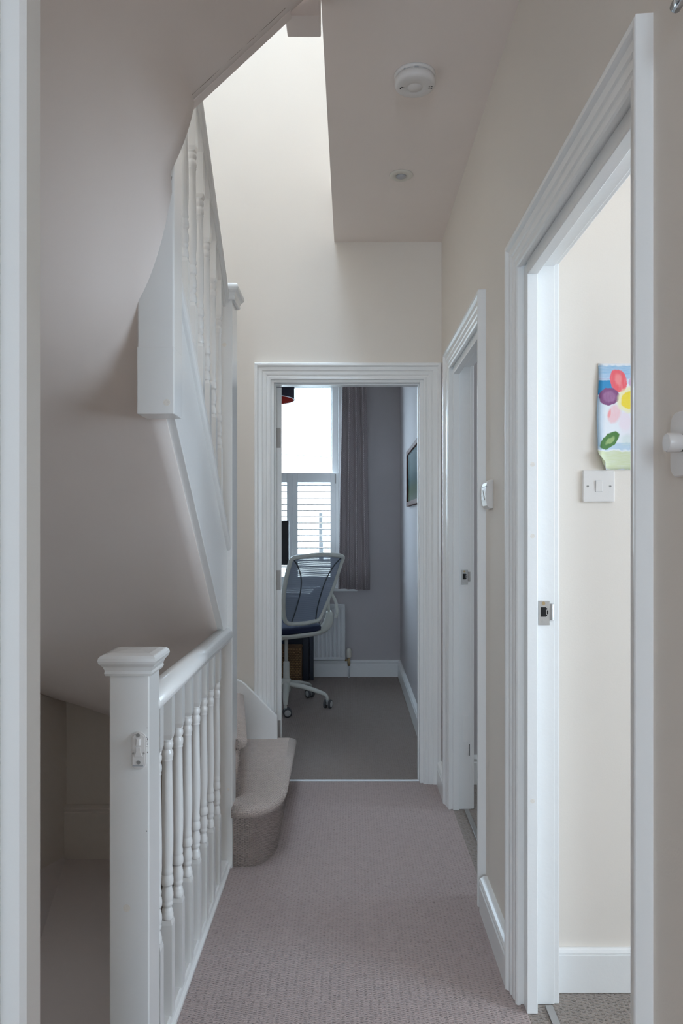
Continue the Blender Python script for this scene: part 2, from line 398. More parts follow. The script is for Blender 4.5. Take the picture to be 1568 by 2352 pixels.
def doorway_right(name, ya, yb, H, wallopen, label, dd, wn=1.0):
    """ya,yb: inner edges of architrave; H its inner top"""
    root = empty(name, (XR, (ya+yb)/2, 0), label, 'doorway', kind='structure')
    arch_x(XR, -1, ya, yb, H, wn=wn).build('architrave', M['white'], root)
    y0, y1, zt = wallopen
    b = MB()                                    # lining boards against the wall ends
    b.box((XR-.001, yb+.002, 0), (XRB+.004, y1, zt)); b.box((XR-.001, y0, 0), (XRB+.004, ya-.002, zt)); b.box((XR-.001, ya-.002, H+.004), (XRB+.004, yb+.002, zt))
    b.build('door_lining', M['white'], root, bevel=.0015)
    st = MB(); sd = dd
    st.box((XR+.008, yb-sd, 0), (XR+.036, yb+.002, H)); st.box((XR+.008, ya-.002, 0), (XR+.036, ya+sd, H)); st.box((XR+.008, ya+sd, H-.030), (XR+.036, yb-sd, H+.004))
    st.build('door_stop', M['white'], root, bevel=.002)
    ia = MB()                                   # architrave on the room side
    ia.box((XRB, yb+.004, 0), (XRB+.018, yb+.05, H+.065)); ia.box((XRB, ya-.06, 0), (XRB+.018, ya-.004, H+.065)); ia.box((XRB, ya-.004, H+.01), (XRB+.018, yb+.004, H+.065))
    ia.build('inner_architrave', M['white'], root, bevel=.003)
    return root
d1 = doorway_right('door_1', 1.145, 1.925, 1.942, D1, 'white door frame of the near right doorway with steel strike plate', .035, .75)
strike(d1, 1.927, 1.033, XR+.046)
d2 = doorway_right('door_2', 2.50, 3.255, 1.965, D2, 'white door frame of the far right doorway beside the study door', .012)
strike(d2, 3.257, 1.035, XR+.046)
# old patched latch on door 2 rebate
MB().box((XR+.052, 3.2545, .30), (XR+.080, 3.257, .42)).build('timber_patch', M['white'], d2, bevel=.001)
MB().box((XR+.080, 3.254, .24), (XR+.083, 3.257, .29)).build('split_mark', M['darkhole'], d2)
# knots showing through the paint on the near door stop
for z in (1.42, 1.235, .55):
    MB().lathe([(.006, -.0004), (.006, 0)], (XR+.022, 1.89, z), 'Y', 16).build('knot_mark', M['knot'], d1)

# carpet threshold strips
def tstrip(name, a, bb, m, label):
    o = MB().box(a, bb).build(name, m, bevel=.0015); tag(o, label, 'threshold strip'); return o
tstrip('threshold_strip', (-.37, 3.612, 0), (.342, 3.632, .004), M['alu'], 'shiny metal carpet strip across the study doorway')
tstrip('threshold_strip.001', (XR+.062, 1.17, 0), (XR+.082, 1.92, .004), M['steel'], 'grey metal carpet strip in the near right doorway')
tstrip('threshold_strip.002', (XR+.058, 2.51, 0), (XR+.078, 3.25, .004), M['steel'], 'grey metal carpet strip in the far right doorway')

# ------------------------------------------------------------------ study doorway
d3 = empty('door_3', (-.015, YE, 0), 'white study door frame with the door swung open inwards', 'doorway', kind='structure')
arch_y(YE, -1, -.385, .360, 1.978, wr=1.1).build('architrave', M['white'], d3)
b = MB()
b.box((-.405, YE-.002, 0), (-.372, YEB+.003, 2.005)); b.box((.343, YE-.002, 0), (.380, YEB+.003, 2.005)); b.box((-.372, YE-.002, 1.966), (.343, YEB+.003, 2.005))
b.build('door_lining', M['white'], d3, bevel=.0015)
b = MB(); b.box((-.372, YE+.03, 0), (-.366, YEB-.04, 1.966)); b.box((.337, YE+.03, 0), (.343, YEB-.04, 1.966)); b.box((-.366, YE+.03, 1.960), (.337, YEB-.04, 1.966))
b.build('door_stop', M['white'], d3, bevel=.001)
# open leaf
leaf = bpy.data.objects.new('door_leaf', None); COL.objects.link(leaf); leaf.parent = d3; leaf.matrix_parent_inverse = Matrix.Translation(-d3.location)
leaf.location = (-.345, YEB+.005, .008); leaf.rotation_euler = (0, 0, math.radians(8.5))
lb = MB(); lb.box((-.040, 0, 0), (0, .70, 1.955))
o = lb.build('door_panel', M['white'], None, bevel=.002); o.parent = leaf
for z in (1.70, .98, .22):
    hg = MB(); hg.box((-.040, -.0015, z-.05), (-.005, 0, z+.05)); hg.lathe([(.0045, z-.05), (.0045, z+.05)], (-.040, -.003, 0), 'Z', 10)
    h = hg.build('hinge', M['hinge'], None, bevel=.0003); h.parent = leaf; h['label'] = 'dull metal hinge half covered in paint'

# near left door frame at the edge of the picture
b = MB()
b.prism([(-.60, .985, 0), (-.445, .985, 0), (-.438, .992, 0), (-.436, 1.03, 0), (-.60, 1.03, 0)], (0, 0, 2.6))
b.box((-.60, .90, 0), (-.470, .985, 2.6))
o = struct('trim_2', b, M['white'], 'white door frame post at the left edge of the picture', cat='door frame')

# ------------------------------------------------------------------ soffit under the upper flight
C1 = (-.40, 1.86); C2 = (-.475, 2.75); K = .0086*180/PI
def h_straight(y): return 1.57-.893*(y-1.86)
def quad_pts(cx, cy, th, sx, sy, lim):
    """point on the rectangle boundary from centre in direction th"""
    c, s_ = math.cos(th), math.sin(th); r = min(lim[0]/c if c > 1e-6 else 1e9, lim[1]/s_ if s_ > 1e-6 else 1e9)
    return r
b = MB()
NR = 22
# lower winders (around the tall newel), y > 2.75
rows = []
NT = 30
for j in range(NT+1):
    th = (PI/2)*(1-j/NT)
    R = quad_pts(0, 0, th, -1, 1, (C2[0]-XL, YE-C2[1])); row = []
    for i in range(NR+1):
        r = R*i/NR
        row.append((C2[0]-r*math.cos(th), C2[1]+r*math.sin(th), h_straight(2.75)-K*th))
    rows.append(row)
b.sections(rows, closed=False, caps=False, smooth=True)
rows = []
for j in range(31):
    y = 2.75+(1.86-2.75)*j/30
    xr = -.475 if j < 30 else -.44
    rows.append([(xr+(XL-xr)*i/NR, y, h_straight(y)) for i in range(NR+1)])
b.sections(rows, closed=False, caps=False, smooth=True)
rows = []
for j in range(NT*2+1):
    th = (PI/2)*j/(NT*2)
    R = quad_pts(0, 0, th, -1, 1, (C1[0]-XL, C1[1]-.95)); row = []
    td = math.degrees(th); ri = .040/math.cos(th) if td < 64 else .0912*(90-td)/26
    for i in range(NR+1):
        r = ri+(R-ri)*i/NR
        row.append((C1[0]-r*math.cos(th), C1[1]-r*math.sin(th), 1.57+K*th))
    rows.append(row)
b.sections(rows, closed=False, caps=False, smooth=True)
hb = 1.57+K*PI/2
rows = [[(x, 1.86+(.95-1.86)*i/NR, hb+.93*(x+.40)) for i in range(NR+1)] for x in (-.40, -.37, -.34, -.31, -.28, -.24, -.2, -.15, -.1, -.054)]
b.sections(rows, closed=False, caps=False, smooth=True)
import bmesh
def soffit_h(x, y):
    if y >= C2[1]: return h_straight(2.75)-K*math.atan2(y-C2[1], max(C2[0]-x, 1e-4))
    if y >= C1[1]: return h_straight(y)
    if x < C1[0]: return 1.57+K*math.atan2(C1[1]-y, C1[0]-x)
    return hb+.93*(x-C1[0])
def _smooth(o):
    """round the creases where the straight and winding parts of the plaster meet"""
    bm = bmesh.new(); bm.from_mesh(o.data); bmesh.ops.remove_doubles(bm, verts=bm.verts, dist=.0004)
    for v in bm.verts:
        x, y = v.co.x, v.co.y
        if x > -.20: continue
        if x > -.36 and y > 1.84: continue
        d1 = math.hypot(x-C1[0], y-C1[1]); d2 = math.hypot(x-C2[0], y-C2[1])
        rho = min(.20, .55*max(0, d1-.14), .55*max(0, d2-.05))
        if rho < .01: continue
        t = 0
        for k in range(24):
            a = 2*PI*(k+.5)/24
            for q in (.35, .7, 1.0): t += soffit_h(x+rho*q*math.cos(a), y+rho*q*math.sin(a))
        v.co.z = t/72
    for f in bm.faces: f.smooth = True
    bmesh.ops.recalc_face_normals(bm, faces=bm.faces); bm.to_mesh(o.data); bm.free()
so = struct('ceiling.004', b, M['soffit'], 'curved plaster underside of the upper stairs')
_smooth(so)
sm = so.modifiers.new('thick', 'SOLIDIFY'); sm.thickness = .012; sm.offset = 0
# near end closure of flight B soffit
b = MB(); b.box((-.48, .90, 2.2), (-.05, .95, ZC+.2))
struct('trim_3', b, M['soffit'], 'plaster end of the stair underside', cat='bulkhead')

# ------------------------------------------------------------------ staircase (steps and strings)
stair = empty('staircase', (-.45, 3.0, 0), 'carpeted winding staircase climbing left and over the hall', 'staircase')
def step_outline(ov=0.0):
    """plan of the bullnose bottom step"""
    pts = [(-.434, 2.712-ov)]
    pts.append((-.375, 2.708-ov))
    cx, cy, rx, ry = -.375, 2.895, .092+ov, .187+ov
    for k in range(1, 11):
        a = -PI/2+(PI/2)*k/10
        pts.append((cx+rx*math.cos(a), cy+ry*math.sin(a)))
    pts += [(-.298+ov*1.1, 3.566), (-.56, 3.566), (-.56, 2.82), (-.434, 2.82)]
    return pts
def nose_body(outline_f, z0, z1, drop=.044, ov=.036):
    """vertical riser then rounded carpeted nosing"""
    rings = []
    for ovv, z in ((0, z0), (0, z1-drop), (ov*.35, z1-drop-.001), (ov*.8, z1-drop+.004), (ov, z1-drop*.55), (ov*.95, z1-drop*.25), (ov*.6, z1-.004), (ov*.1, z1)):
        rings.append([(x, y, z) for x, y in outline_f(ovv)])
    return rings
def step_uv(me):
    l = me.uv_layers.new(name='UVMap')
    for p in me.polygons:
        n = p.normal
        for li in p.loop_indices:
            c = me.vertices[me.loops[li].vertex_index].co
            if abs(n.z) > .75: l.data[li].uv = (c.y, c.x)
            else: l.data[li].uv = ((c.x*.9+c.y), c.z) if abs(n.y) > abs(n.x)*.3 else (c.y, c.z)
b = MB(); b.sections(nose_body(step_outline, 0, .230), smooth=True)
b.build('bottom_step', M['carpetstair'], stair, uv=step_uv, label='carpeted bullnose bottom step')
def step2(ov):
    return [(-.440, 2.795), (-.432+ov, 2.775-ov), (-.418+ov, 2.80), (-.54+ov*.9, 3.566), (-.62, 3.566), (-.62, 2.795)]
b = MB(); b.sections(nose_body(step2, .23, .452, .036, .026), smooth=True)
b.build('step', M['carpetstair'], stair, uv=step_uv)
# further winders and straight steps (carpeted slabs)
def wedge(a0, a1, ztop):
    b = MB(); P = []
    def pt(a):
        c, s_ = math.cos(a), math.sin(a); R = quad_pts(0, 0, a, 0, 0, (C2[0]-XL-.002, YE-C2[1]-.026)); return (C2[0]-R*c-0, C2[1]+R*s_)
    P = [(C2[0]-.05, C2[1]+.05), pt(a0)]
    ac = math.atan2(YE-C2[1], C2[0]-XL)
    if a1 < ac < a0: P.append(pt(ac))
    P.append(pt(a1))
    b.prism([(x, y, ztop-.05) for x, y in P], (0, 0, .05)); r0 = P[0]; r1 = P[1]
    b.prism([(r0[0], r0[1], ztop-.222), (r1[0], r1[1], ztop-.222), (r1[0]-.02, r1[1]-.03, ztop-.222), (r0[0]-.02, r0[1]-.01, ztop-.222)], (0, 0, .222))
    return b
wedge(math.radians(56), math.radians(27), .674).build('step', M['carpetstair'], stair, uv=step_uv)
wedge(math.radians(28), math.radians(1), .896).build('step', M['carpetstair'], stair, uv=step_uv)
for k in range(3):
    y = 2.74-.247*k; z = 1.118+.2215*k
    b = MB(); b.box((XL, y-.26, z-.03), (-.48, y+.02, z)); b.box((XL, y-.02, z-.2215), (-.48, y, z-.03))
    b.build('step', M['carpetstair'], stair, bevel=.01, uv=step_uv)
# outer string of the straight flight with capping
SL = .895
def zs(y, z0): return z0-SL*(y-1.876)
b = MB(); ya, yb = 1.876, 2.70
b.prism([(-.482, ya, zs(ya, 1.558)), (-.482, yb, zs(yb, 1.558)), (-.482, yb, zs(yb, 1.905)), (-.482, ya, zs(ya, 1.905))], (.030, 0, 0))
b.build('outer_string', M['white'], stair, bevel=.002, label='white sloping string board')
b = MB(); b.prism([(-.498, ya, zs(ya, 1.905)), (-.498, yb, zs(yb, 1.905)), (-.498, yb, zs(yb, 1.945)), (-.498, ya, zs(ya, 1.945))], (.060, 0, 0))
b.build('string_capping', M['white'], stair, bevel=.006, label='white capping rail on the string')
# short string over the hall
b = MB(); xa, xb = -.432, -.15
def zb(x): return hb+.002+.93*(x+.40)
b.prism([(xa, 1.852, zb(xa)-.012), (xb, 1.852, zb(xb)-.012), (xb, 1.852, zb(xb)+.38), (xa, 1.852, zb(xa)+.38)], (0, .032, 0))
b.build('outer_string', M['soffit'], stair, bevel=.002)
# wall string at the end wall
b = MB()
poly = [(-.351, .225), (-.351, .338), (-.420, .408), (-.508, .496), (-.530, .511), (-.56, .519), (-.75, .56), (-1.0, .80), (-1.35, 1.15), (-1.35, .80), (-.75, .30), (-.6, .225)]
b.prism([(x, 3.545, z) for x, z in poly], (0, .022, 0))
b.build('wall_string', M['white'], stair, bevel=.004, label='white sloping string board against the end wall')

# ------------------------------------------------------------------ turned parts
PROF_PX = [(2118, .0140), (2116, .0150), (2112, .0155), (2106, .0152), (2104, .0140), (2100, .0138), (2096, .0128), (2093, .0108), (2090, .0108), (2088, .0128), (2084, .0140),
           (2080, .0138), (2078, .0126), (2074, .0145), (2066, .0155), (2058, .0150), (2050, .0128), (2043, .0115), (2041, .0118), (2040, .0140), (2036, .0154), (2028, .0155),
           (2020, .0142), (2017, .0128), (2015, .0126), (2012, .0140), (2006, .0142), (2001, .0130), (1998, .0124), (1985, .0132), (1955, .0148), (1920, .0152), (1880, .0146),
           (1830, .0134), (1780, .0126), (1754, .0124), (1752, .0138), (1750, .0138), (1748, .0128), (1745, .0144), (1738, .0150), (1731, .0142), (1728, .0118), (1725, .0120),
           (1722, .0142), (1716, .0150), (1711, .0142), (1708, .0128), (1706, .0140), (1703, .0145)]
PROF = [(r, (2118-y)/913.0) for y, r in PROF_PX]
def baluster(x, y, z0, zt, zturn, slope_top=0, slope_bot=0):
    """square ends z0..zturn and above turned section; slope: tops cut along y"""
    s = .0155; b = MB(); t1 = zturn+PROF[-1][1]
    def sq(z, k=0, sc=1.0): return [(x+dx*s*sc, y+dy*s*sc, z-k*dy*s) for dx, dy in ((-1, -1), (1, -1), (1, 1), (-1, 1))]
    b.sections([sq(z0, slope_bot), sq(zturn-.012), sq(zturn, 0, .80)])
    b.lathe([(r, zturn+h) for r, h in PROF], (x, y, 0), 'Z', 20)
    b.sections([sq(t1, 0, .80), sq(t1+.012), sq(zt, slope_top)])
    return b
RAIL = [(-.019, 0), (.019, 0), (.020, .008), (.024, .013), (.030, .016), (.0325, .022), (.0325, .028), (.030, .035), (.026, .0415), (.020, .047), (.013, .0515), (.006, .054), (0, .0548),
        (-.006, .054), (-.013, .0515), (-.020, .047), (-.026, .0415), (-.030, .035), (-.0325, .028), (-.0325, .022), (-.030, .016), (-.024, .013), (-.020, .008)]
def newel_cap(b, xa, xb, ya, yb, z, s=1.0):
    """moulded square cap sitting at height z"""
    rings = []
    for o_, h in ((.002, 0), (.006, .001), (.008, .006), (.007, .012), (.010, .020), (.017, .028), (.019, .034), (.018, .040), (.014, .045), (.012, .046)):
        o2 = o_*s; rings.append([(xa-o2, ya-o2, z+h*s), (xb+o2, ya-o2, z+h*s), (xb+o2, yb+o2, z+h*s), (xa-o2, yb+o2, z+h*s)])
    cx, cy = (xa+xb)/2, (ya+yb)/2
    rings.append([(cx+(px-cx)*.80, cy+(py-cy)*.80, z+.0490*s) for px, py, _ in rings[-1]])
    rings.append([(cx+(px-cx)*.25, cy+(py-cy)*.25, z+.0515*s) for px, py, _ in rings[-2]])
    b.sections(rings)
    return b

# landing balustrade
lb_ = empty('landing_balustrade', (-.46, 2.15, 0), 'white level balustrade beside the hall floor with near square newel post', 'balustrade')
NX0, NX1 = -.518, -.432
o = MB().box((NX0, 1.575, -.36), (NX1, 1.661, .940)).build('newel_post', M['whitewood'], lb_, bevel=.003, label='square newel post with a moulded cap')
newel_cap(MB(), NX0, NX1, 1.575, 1.661, .938).build('newel_cap', M['whitewood'], o)
MB().lathe([(.008, -.0004), (.008, 0)], (-.480, 1.575, .438), 'Y', 18).build('knot_mark', M['knot'], o)
b = MB()
for (dx, dz, w_, h_) in ((-.003, .826, .002, .001), (-.004, .805, .003, .001), (-.003, .800, .001, .004), (-.004, .796, .003, .001), (-.003, .790, .002, .002), (-.004, .785, .003, .001), (-.003, .772, .001, .003), (-.004, .603, .002, .002)):
    MB().box((NX1+dx-w_, 1.5742, dz), (NX1+dx, 1.5755, dz+h_)).build('chip_mark', M['chip'], o)
rail_z = .835
b = MB(); b.prism([(-.462+u, 1.66, rail_z+v) for u, v in RAIL], (0, 2.697-1.66, 0), smooth=True)
b.build('handrail', M['whitewood'], lb_, label='glossy rounded white handrail')
b = MB(); b.prism([(-.492, 1.66, 0), (-.438, 1.66, 0), (-.438, 1.66, .010), (-.446, 1.66, .014), (-.448, 1.66, .026), (-.452, 1.66, .030), (-.492, 1.66, .030)], (0, 1.037, 0))
b.build('base_rail', M['whitewood'], lb_, bevel=.001)
for k in range(8):
    y = 1.741+.1122*k
    baluster(-.462, y, .028, rail_z+.004, .268).build('baluster', M['whitewood'], lb_)
b = MB(); b.box((-.462, 1.05, -.36), (XV-.001, 2.697, -.0005)); b.build('fascia_board', M['white'], lb_, bevel=.002)

# stair balustrade with tall newel and two drop newels
sb_ = empty('stair_balustrade', (-.475, 2.3, 0), 'white raking balustrade of the upper flight with tall square newel', 'balustrade')
TX0, TX1 = -.522, -.433
o = MB().box((TX0, 2.697, -.36), (TX1, 2.815, 2.095)).build('newel_post', M['whitewood'], sb_, bevel=.002, label='tall square newel post from floor to upper rail')
newel_cap(MB(), TX0, TX1, 2.697, 2.815, 2.093, 1.3).build('newel_cap', M['whitewood'], o)
for (z, dz) in ((1.93, .008), (.29, .005)):
    MB().lathe([(dz, -.0004), (dz, 0)], (-.462 if z > 1 else -.447, 2.697, z), 'Y', 14).build('knot_mark', M['knot'], o)
o = MB().box((-.520, 1.790, 1.538), (-.430, 1.876, 2.90)).build('drop_newel', M['whitewood'], sb_, bevel=.004, label='white drop newel hanging below the stair underside')
MB().lathe([(.0085, -.0006), (.0085, 0)], (-.447, 1.7885, 1.563), 'Y', 20).build('knot_mark', M['knot'], o)
# thicker lower block of drop newel
MB().box((-.5215, 1.7885, 1.535), (-.4295, 1.877, 1.70)).build('newel_foot', M['whitewood'], o, bevel=.003)
MB().box((-.166, 1.870, 2.567), (-.077, 1.955, 3.75)).build('drop_newel', M['soffit'], sb_, bevel=.003, label='square drop newel above the hall beside the ceiling edge')
zu = lambda y: 2.224-.90*(y-2.526)
b = MB(); ya, yb = 1.876, 2.70
b.sections([[(-.475+u, y, zu(y)+v*1.15) for u, v in RAIL] for y in (ya, yb)])
b.build('handrail', M['whitewood'], sb_, bevel=.001, label='sloping white handrail')
for k in range(7):
    y = 2.633-.1085*k
    zc = zs(y, 1.945)
    zt = 2.386-.875*(y-2.2)
    baluster(-.475, y, zc-.01, zu(y)+.012, zt-.451-.004, .9, .9).build('baluster', M['whitewood'], sb_)
# upper rail over the hall (above the short string)
b = MB(); b.sections([[(x, 1.905+u, zb(x)+1.05+v) for u, v in RAIL] for x in (-.43, -.165)])
b.build('handrail', M['whitewood'], sb_)
# hairline cracks where the plaster meets the drop newel and the short string
pts = []
for i in range(12):
    x = -.516+.082*i/11; th = math.atan2(1.86-1.788, -.40-x); pts.append((x+random.uniform(-.001, .001), 1.787, 1.57+K*th-.012))
pts2 = [(-.40+.24*i/14, 1.832, hb+.93*(.24*i/14)-.0075+random.uniform(-.001, .0005)) for i in range(15)]
for p_ in (pts, pts2):
    c_ = MB().tube(p_, .0007, 5).build('plaster_crack', M['crack']); c_.parent = so

# ------------------------------------------------------------------ stair gate latch
gl = empty('gate_latch', (-.449, 1.575, .69), 'white plastic stair gate latch screwed to the near newel post', 'gate latch')
def stadium(cx, cz, w_, h_, n=10):
    r = w_/2; P = []
    for k in range(n+1): a = PI*k/n; P.append((cx+r*math.cos(a), cz+h_/2-r+r*math.sin(a)))
    for k in range(n+1): a = PI+PI*k/n; P.append((cx+r*math.cos(a), cz-h_/2+r+r*math.sin(a)))
    return P
LX, LZ = -.453, .785
LZ = CAMZ-(1724-CY)/ (F/1.573)
LX = (319-CX)/(F/1.573)
P0 = stadium(LX, LZ, .033, .082)
pl = MB().prism([(x, 1.575, z) for x, z in P0], (0, -.004, 0)).build('back_plate', M['plastic'], gl, bevel=.0012)
pr = [(x, 1.571, z) for x, z in stadium(LX, LZ, .027, .075)]
MB().prism(pr, (0, -.0012, 0)).build('inner_plate', M['plastic'], gl, bevel=.0006)
MB().sections([[(LX-.007, 1.570, LZ+.012), (LX+.005, 1.570, LZ+.012), (LX+.006, 1.570, LZ+.028), (LX-.006, 1.570, LZ+.028)],
               [(LX-.003, 1.562, LZ+.013), (LX+.003, 1.562, LZ+.014), (LX+.003, 1.564, LZ+.026), (LX-.003, 1.564, LZ+.026)]]).build('catch', M['plastic'], gl, bevel=.0005)
MB().prism([(LX-.005, 1.570, LZ+.008), (LX+.005, 1.570, LZ+.008), (LX+.005, 1.570, LZ-.002), (LX+.009, 1.570, LZ-.012), (LX-.009, 1.570, LZ-.012), (LX-.005, 1.570, LZ-.002)], (0, -.003, 0)).build('slider', M['plastic'], gl, bevel=.0005)
MB().box((LX-.012, 1.569, LZ-.032), (LX+.011, 1.5665, LZ-.0295)).build('lip', M['plasticgrey'], gl)
for dx, dz, r_ in ((-.001, .034, .0042), (0, -.0245, .0042), (-.0115, -.005, .0022), (.0115, -.005, .0022)):
    MB().lathe([(r_, -.0012), (r_, 0)], (LX+dx, 1.570, LZ+dz), 'Y', 14).build('screw', M['steel'], gl)

# ------------------------------------------------------------------ ceiling devices
sa = empty('smoke_alarm', (.2, 2.261, ZC), 'round white smoke alarm on the hall ceiling', 'smoke alarm')
cx, cy = .201, 2.261
MB().lathe([(.0635, ZC), (.0635, ZC-.006), (.061, ZC-.009), (.058, ZC-.010)], (cx, cy, 0), 'Z', 48).build('base_ring', M['plastic'], sa)
b = MB(); b.lathe([(.058, ZC-.010), (.0585, ZC-.014), (.0625, ZC-.015), (.0625, ZC-.030), (.060, ZC-.035), (.054, ZC-.0375), (.025, ZC-.040), (.0235, ZC-.0385), (.0225, ZC-.0400), (.001, ZC-.0405)], (cx, cy, 0), 'Z', 48)
b.build('cover', M['plastic'], sa)
b = MB()
for dx, dy, wx, wy in ((-.046, -.004, .004, .006), (-.042, -.001, .006, .003), (-.036, -.002, .004, .002)): MB().box((cx+dx, cy-dy-.004, ZC-.0395), (cx+dx+wx, cy-dy-.004+wy, ZC-.036)).build('vent_slot', M['black'], sa)
for dx in (.042, .049):
    for dy in (.006, -.005): MB().box((cx+dx, cy+dy, ZC-.0385), (cx+dx+.005, cy+dy+.002, ZC-.035)).build('vent_slot', M['black'], sa)
MB().box((cx-.006, cy-.0625, ZC-.0135), (cx+.006, cy-.0585, ZC-.0105)).build('clip', M['plasticgrey'], sa)
MB().box((cx-.0375, cy-.051, ZC-.013), (cx-.033, cy-.049, ZC-.0095)).build('clip', M['plasticgrey'], sa)
ms = empty('motion_sensor', (.204, 2.905, ZC), 'small flush round motion sensor on the ceiling beyond the smoke alarm', 'sensor')
MB().lathe([(.0470, ZC), (.0465, ZC-.003), (.044, ZC-.0045), (.022, ZC-.0055), (.021, ZC-.004)], (.204, 2.905, 0), 'Z', 40).build('trim_ring', M['plastic_warm'], ms)
MB().lathe([(.0205, ZC-.003), (.019, ZC-.008), (.013, ZC-.0115), (.001, ZC-.013)], (.204, 2.905, 0), 'Z', 32).build('lens', M['plasticgrey'], ms)

# ------------------------------------------------------------------ things on the right wall
th = empty('thermostat', (XR, 2.33, 1.32), 'small glossy white wall thermostat between the two right doorways', 'thermostat')
zc = CAMZ-(1136-CY)/(F/2.33)
b = MB()
pts = [(0, -.045), (-.012, -.045), (-.020, -.036), (-.0235, -.018), (-.0245, 0), (-.0235, .020), (-.020, .036), (-.010, .0455), (0, .0455)]
b.prism([(XR+u, 2.295, zc+v) for u, v in pts], (0, .075, 0)); b.build('case', M['plastic'], th, bevel=.002, seg=3)
MB().box((XR-.0238, 2.295-.0002, zc+.0225), (XR-.019, 2.3702, zc+.0255)).build('case_seam', M['plasticgrey'], th)
MB().prism([(XR-.0248, 2.315, zc-.018), (XR-.0248, 2.350, zc-.018), (XR-.0252, 2.333, zc+.014)], (-.001, 0, 0)).build('dial_mark', M['plasticgrey'], th)

dm = empty('dimmer_switch', (XR, 1.0, 1.37), 'white switch plate with round knob at the right edge of the picture', 'switch')
zc = CAMZ-(1022-CY)/(F/1.0)
P_ = []
for ky, kz, a0 in ((1, 1, 0), (-1, 1, 90), (-1, -1, 180), (1, -1, 270)):
    for q in range(7):
        a_ = math.radians(a0+15*q); P_.append((XR-.006, .9715+ky*.0255+.018*math.cos(a_), zc+kz*.026+.018*math.sin(a_)))
MB().prism(P_, (.006, 0, 0)).build('switch_plate', M['plastic'], dm, bevel=.002, seg=3)
b = MB(); ring = []
b.lathe([(.0118, XR-.006), (.0118, XR-.011)], (0, .972, zc), 'X', 28); b.build('knob_recess', M['black'], dm)
MB().lathe([(.0115, XR-.030), (.0128, XR-.028), (.0128, XR-.012), (.0115, XR-.010)], (0, .972, zc), 'X', 28).build('knob', M['plastic'], dm)

# chrome lamp arm cut off at the top right corner
wl = empty('wall_lamp', (XR, .93, 1.98), 'chrome wall fitting cut off at the top right corner', 'wall lamp')
p0 = pp(1549, 21, .97); p1 = pp(1585, -50, .92)
d = (p1-p0)
MB().tube([p0, p0+d*.04, p0+d*.5, p1], [.0030, .0075, .0085, .0085], 16).build('lamp_arm', M['chrome'], wl)
MB().lathe([(.035, XR-.02), (.035, XR)], (0, .90, 2.02), 'X', 24).build('wall_rose', M['chrome'], wl)
MB().tube([p1, Vector((XR-.02, .90, 2.02))], .006, 12).build('bracket', M['chrome'], wl)

# light switch and painting on side-room wall (y = 1.986 face)
YW = 1.99
sw = empty('light_switch', (.675, YW, 1.37), 'white square single light switch below the flower painting', 'switch')
sx, sz = (1372.5-CX)/(F/YW), CAMZ-(1117-CY)/(F/YW)
MB().box((sx-.043, YW-.009, sz-.043), (sx+.043, YW, sz+.043)).build('switch_plate', M['plastic'], sw, bevel=.003, seg=3)
MB().box((sx-.0100, YW-.0094, sz-.0160), (sx+.0100, YW-.0085, sz+.0160)).build('rocker_surround', M['plasticgrey'], sw, bevel=.0003)
b = MB(); b.sections([[(sx-.0092, YW-.009, sz-.0152), (sx+.0092, YW-.009, sz-.0152), (sx+.0092, YW-.009, sz+.0152), (sx-.0092, YW-.009, sz+.0152)],
                      [(sx-.0092, YW-.0105, sz-.0152), (sx+.0092, YW-.0105, sz-.0152), (sx+.0092, YW-.013, sz+.0152), (sx-.0092, YW-.013, sz+.0152)]])
b.build('rocker', M['plastic'], sw, bevel=.001)
for k in (-1, 1):
    s_ = MB().lathe([(.0033, -.0098), (.0033, -.0085)], (sx+k*.0305, YW, sz), 'Y', 14).build('screw', M['steel'], sw)
    MB().box((sx+k*.0305-.0028, YW-.0101, sz-.0005), (sx+k*.0305+.0028, YW-.0097, sz+.0005)).build('screw_slot', M['black'], s_)

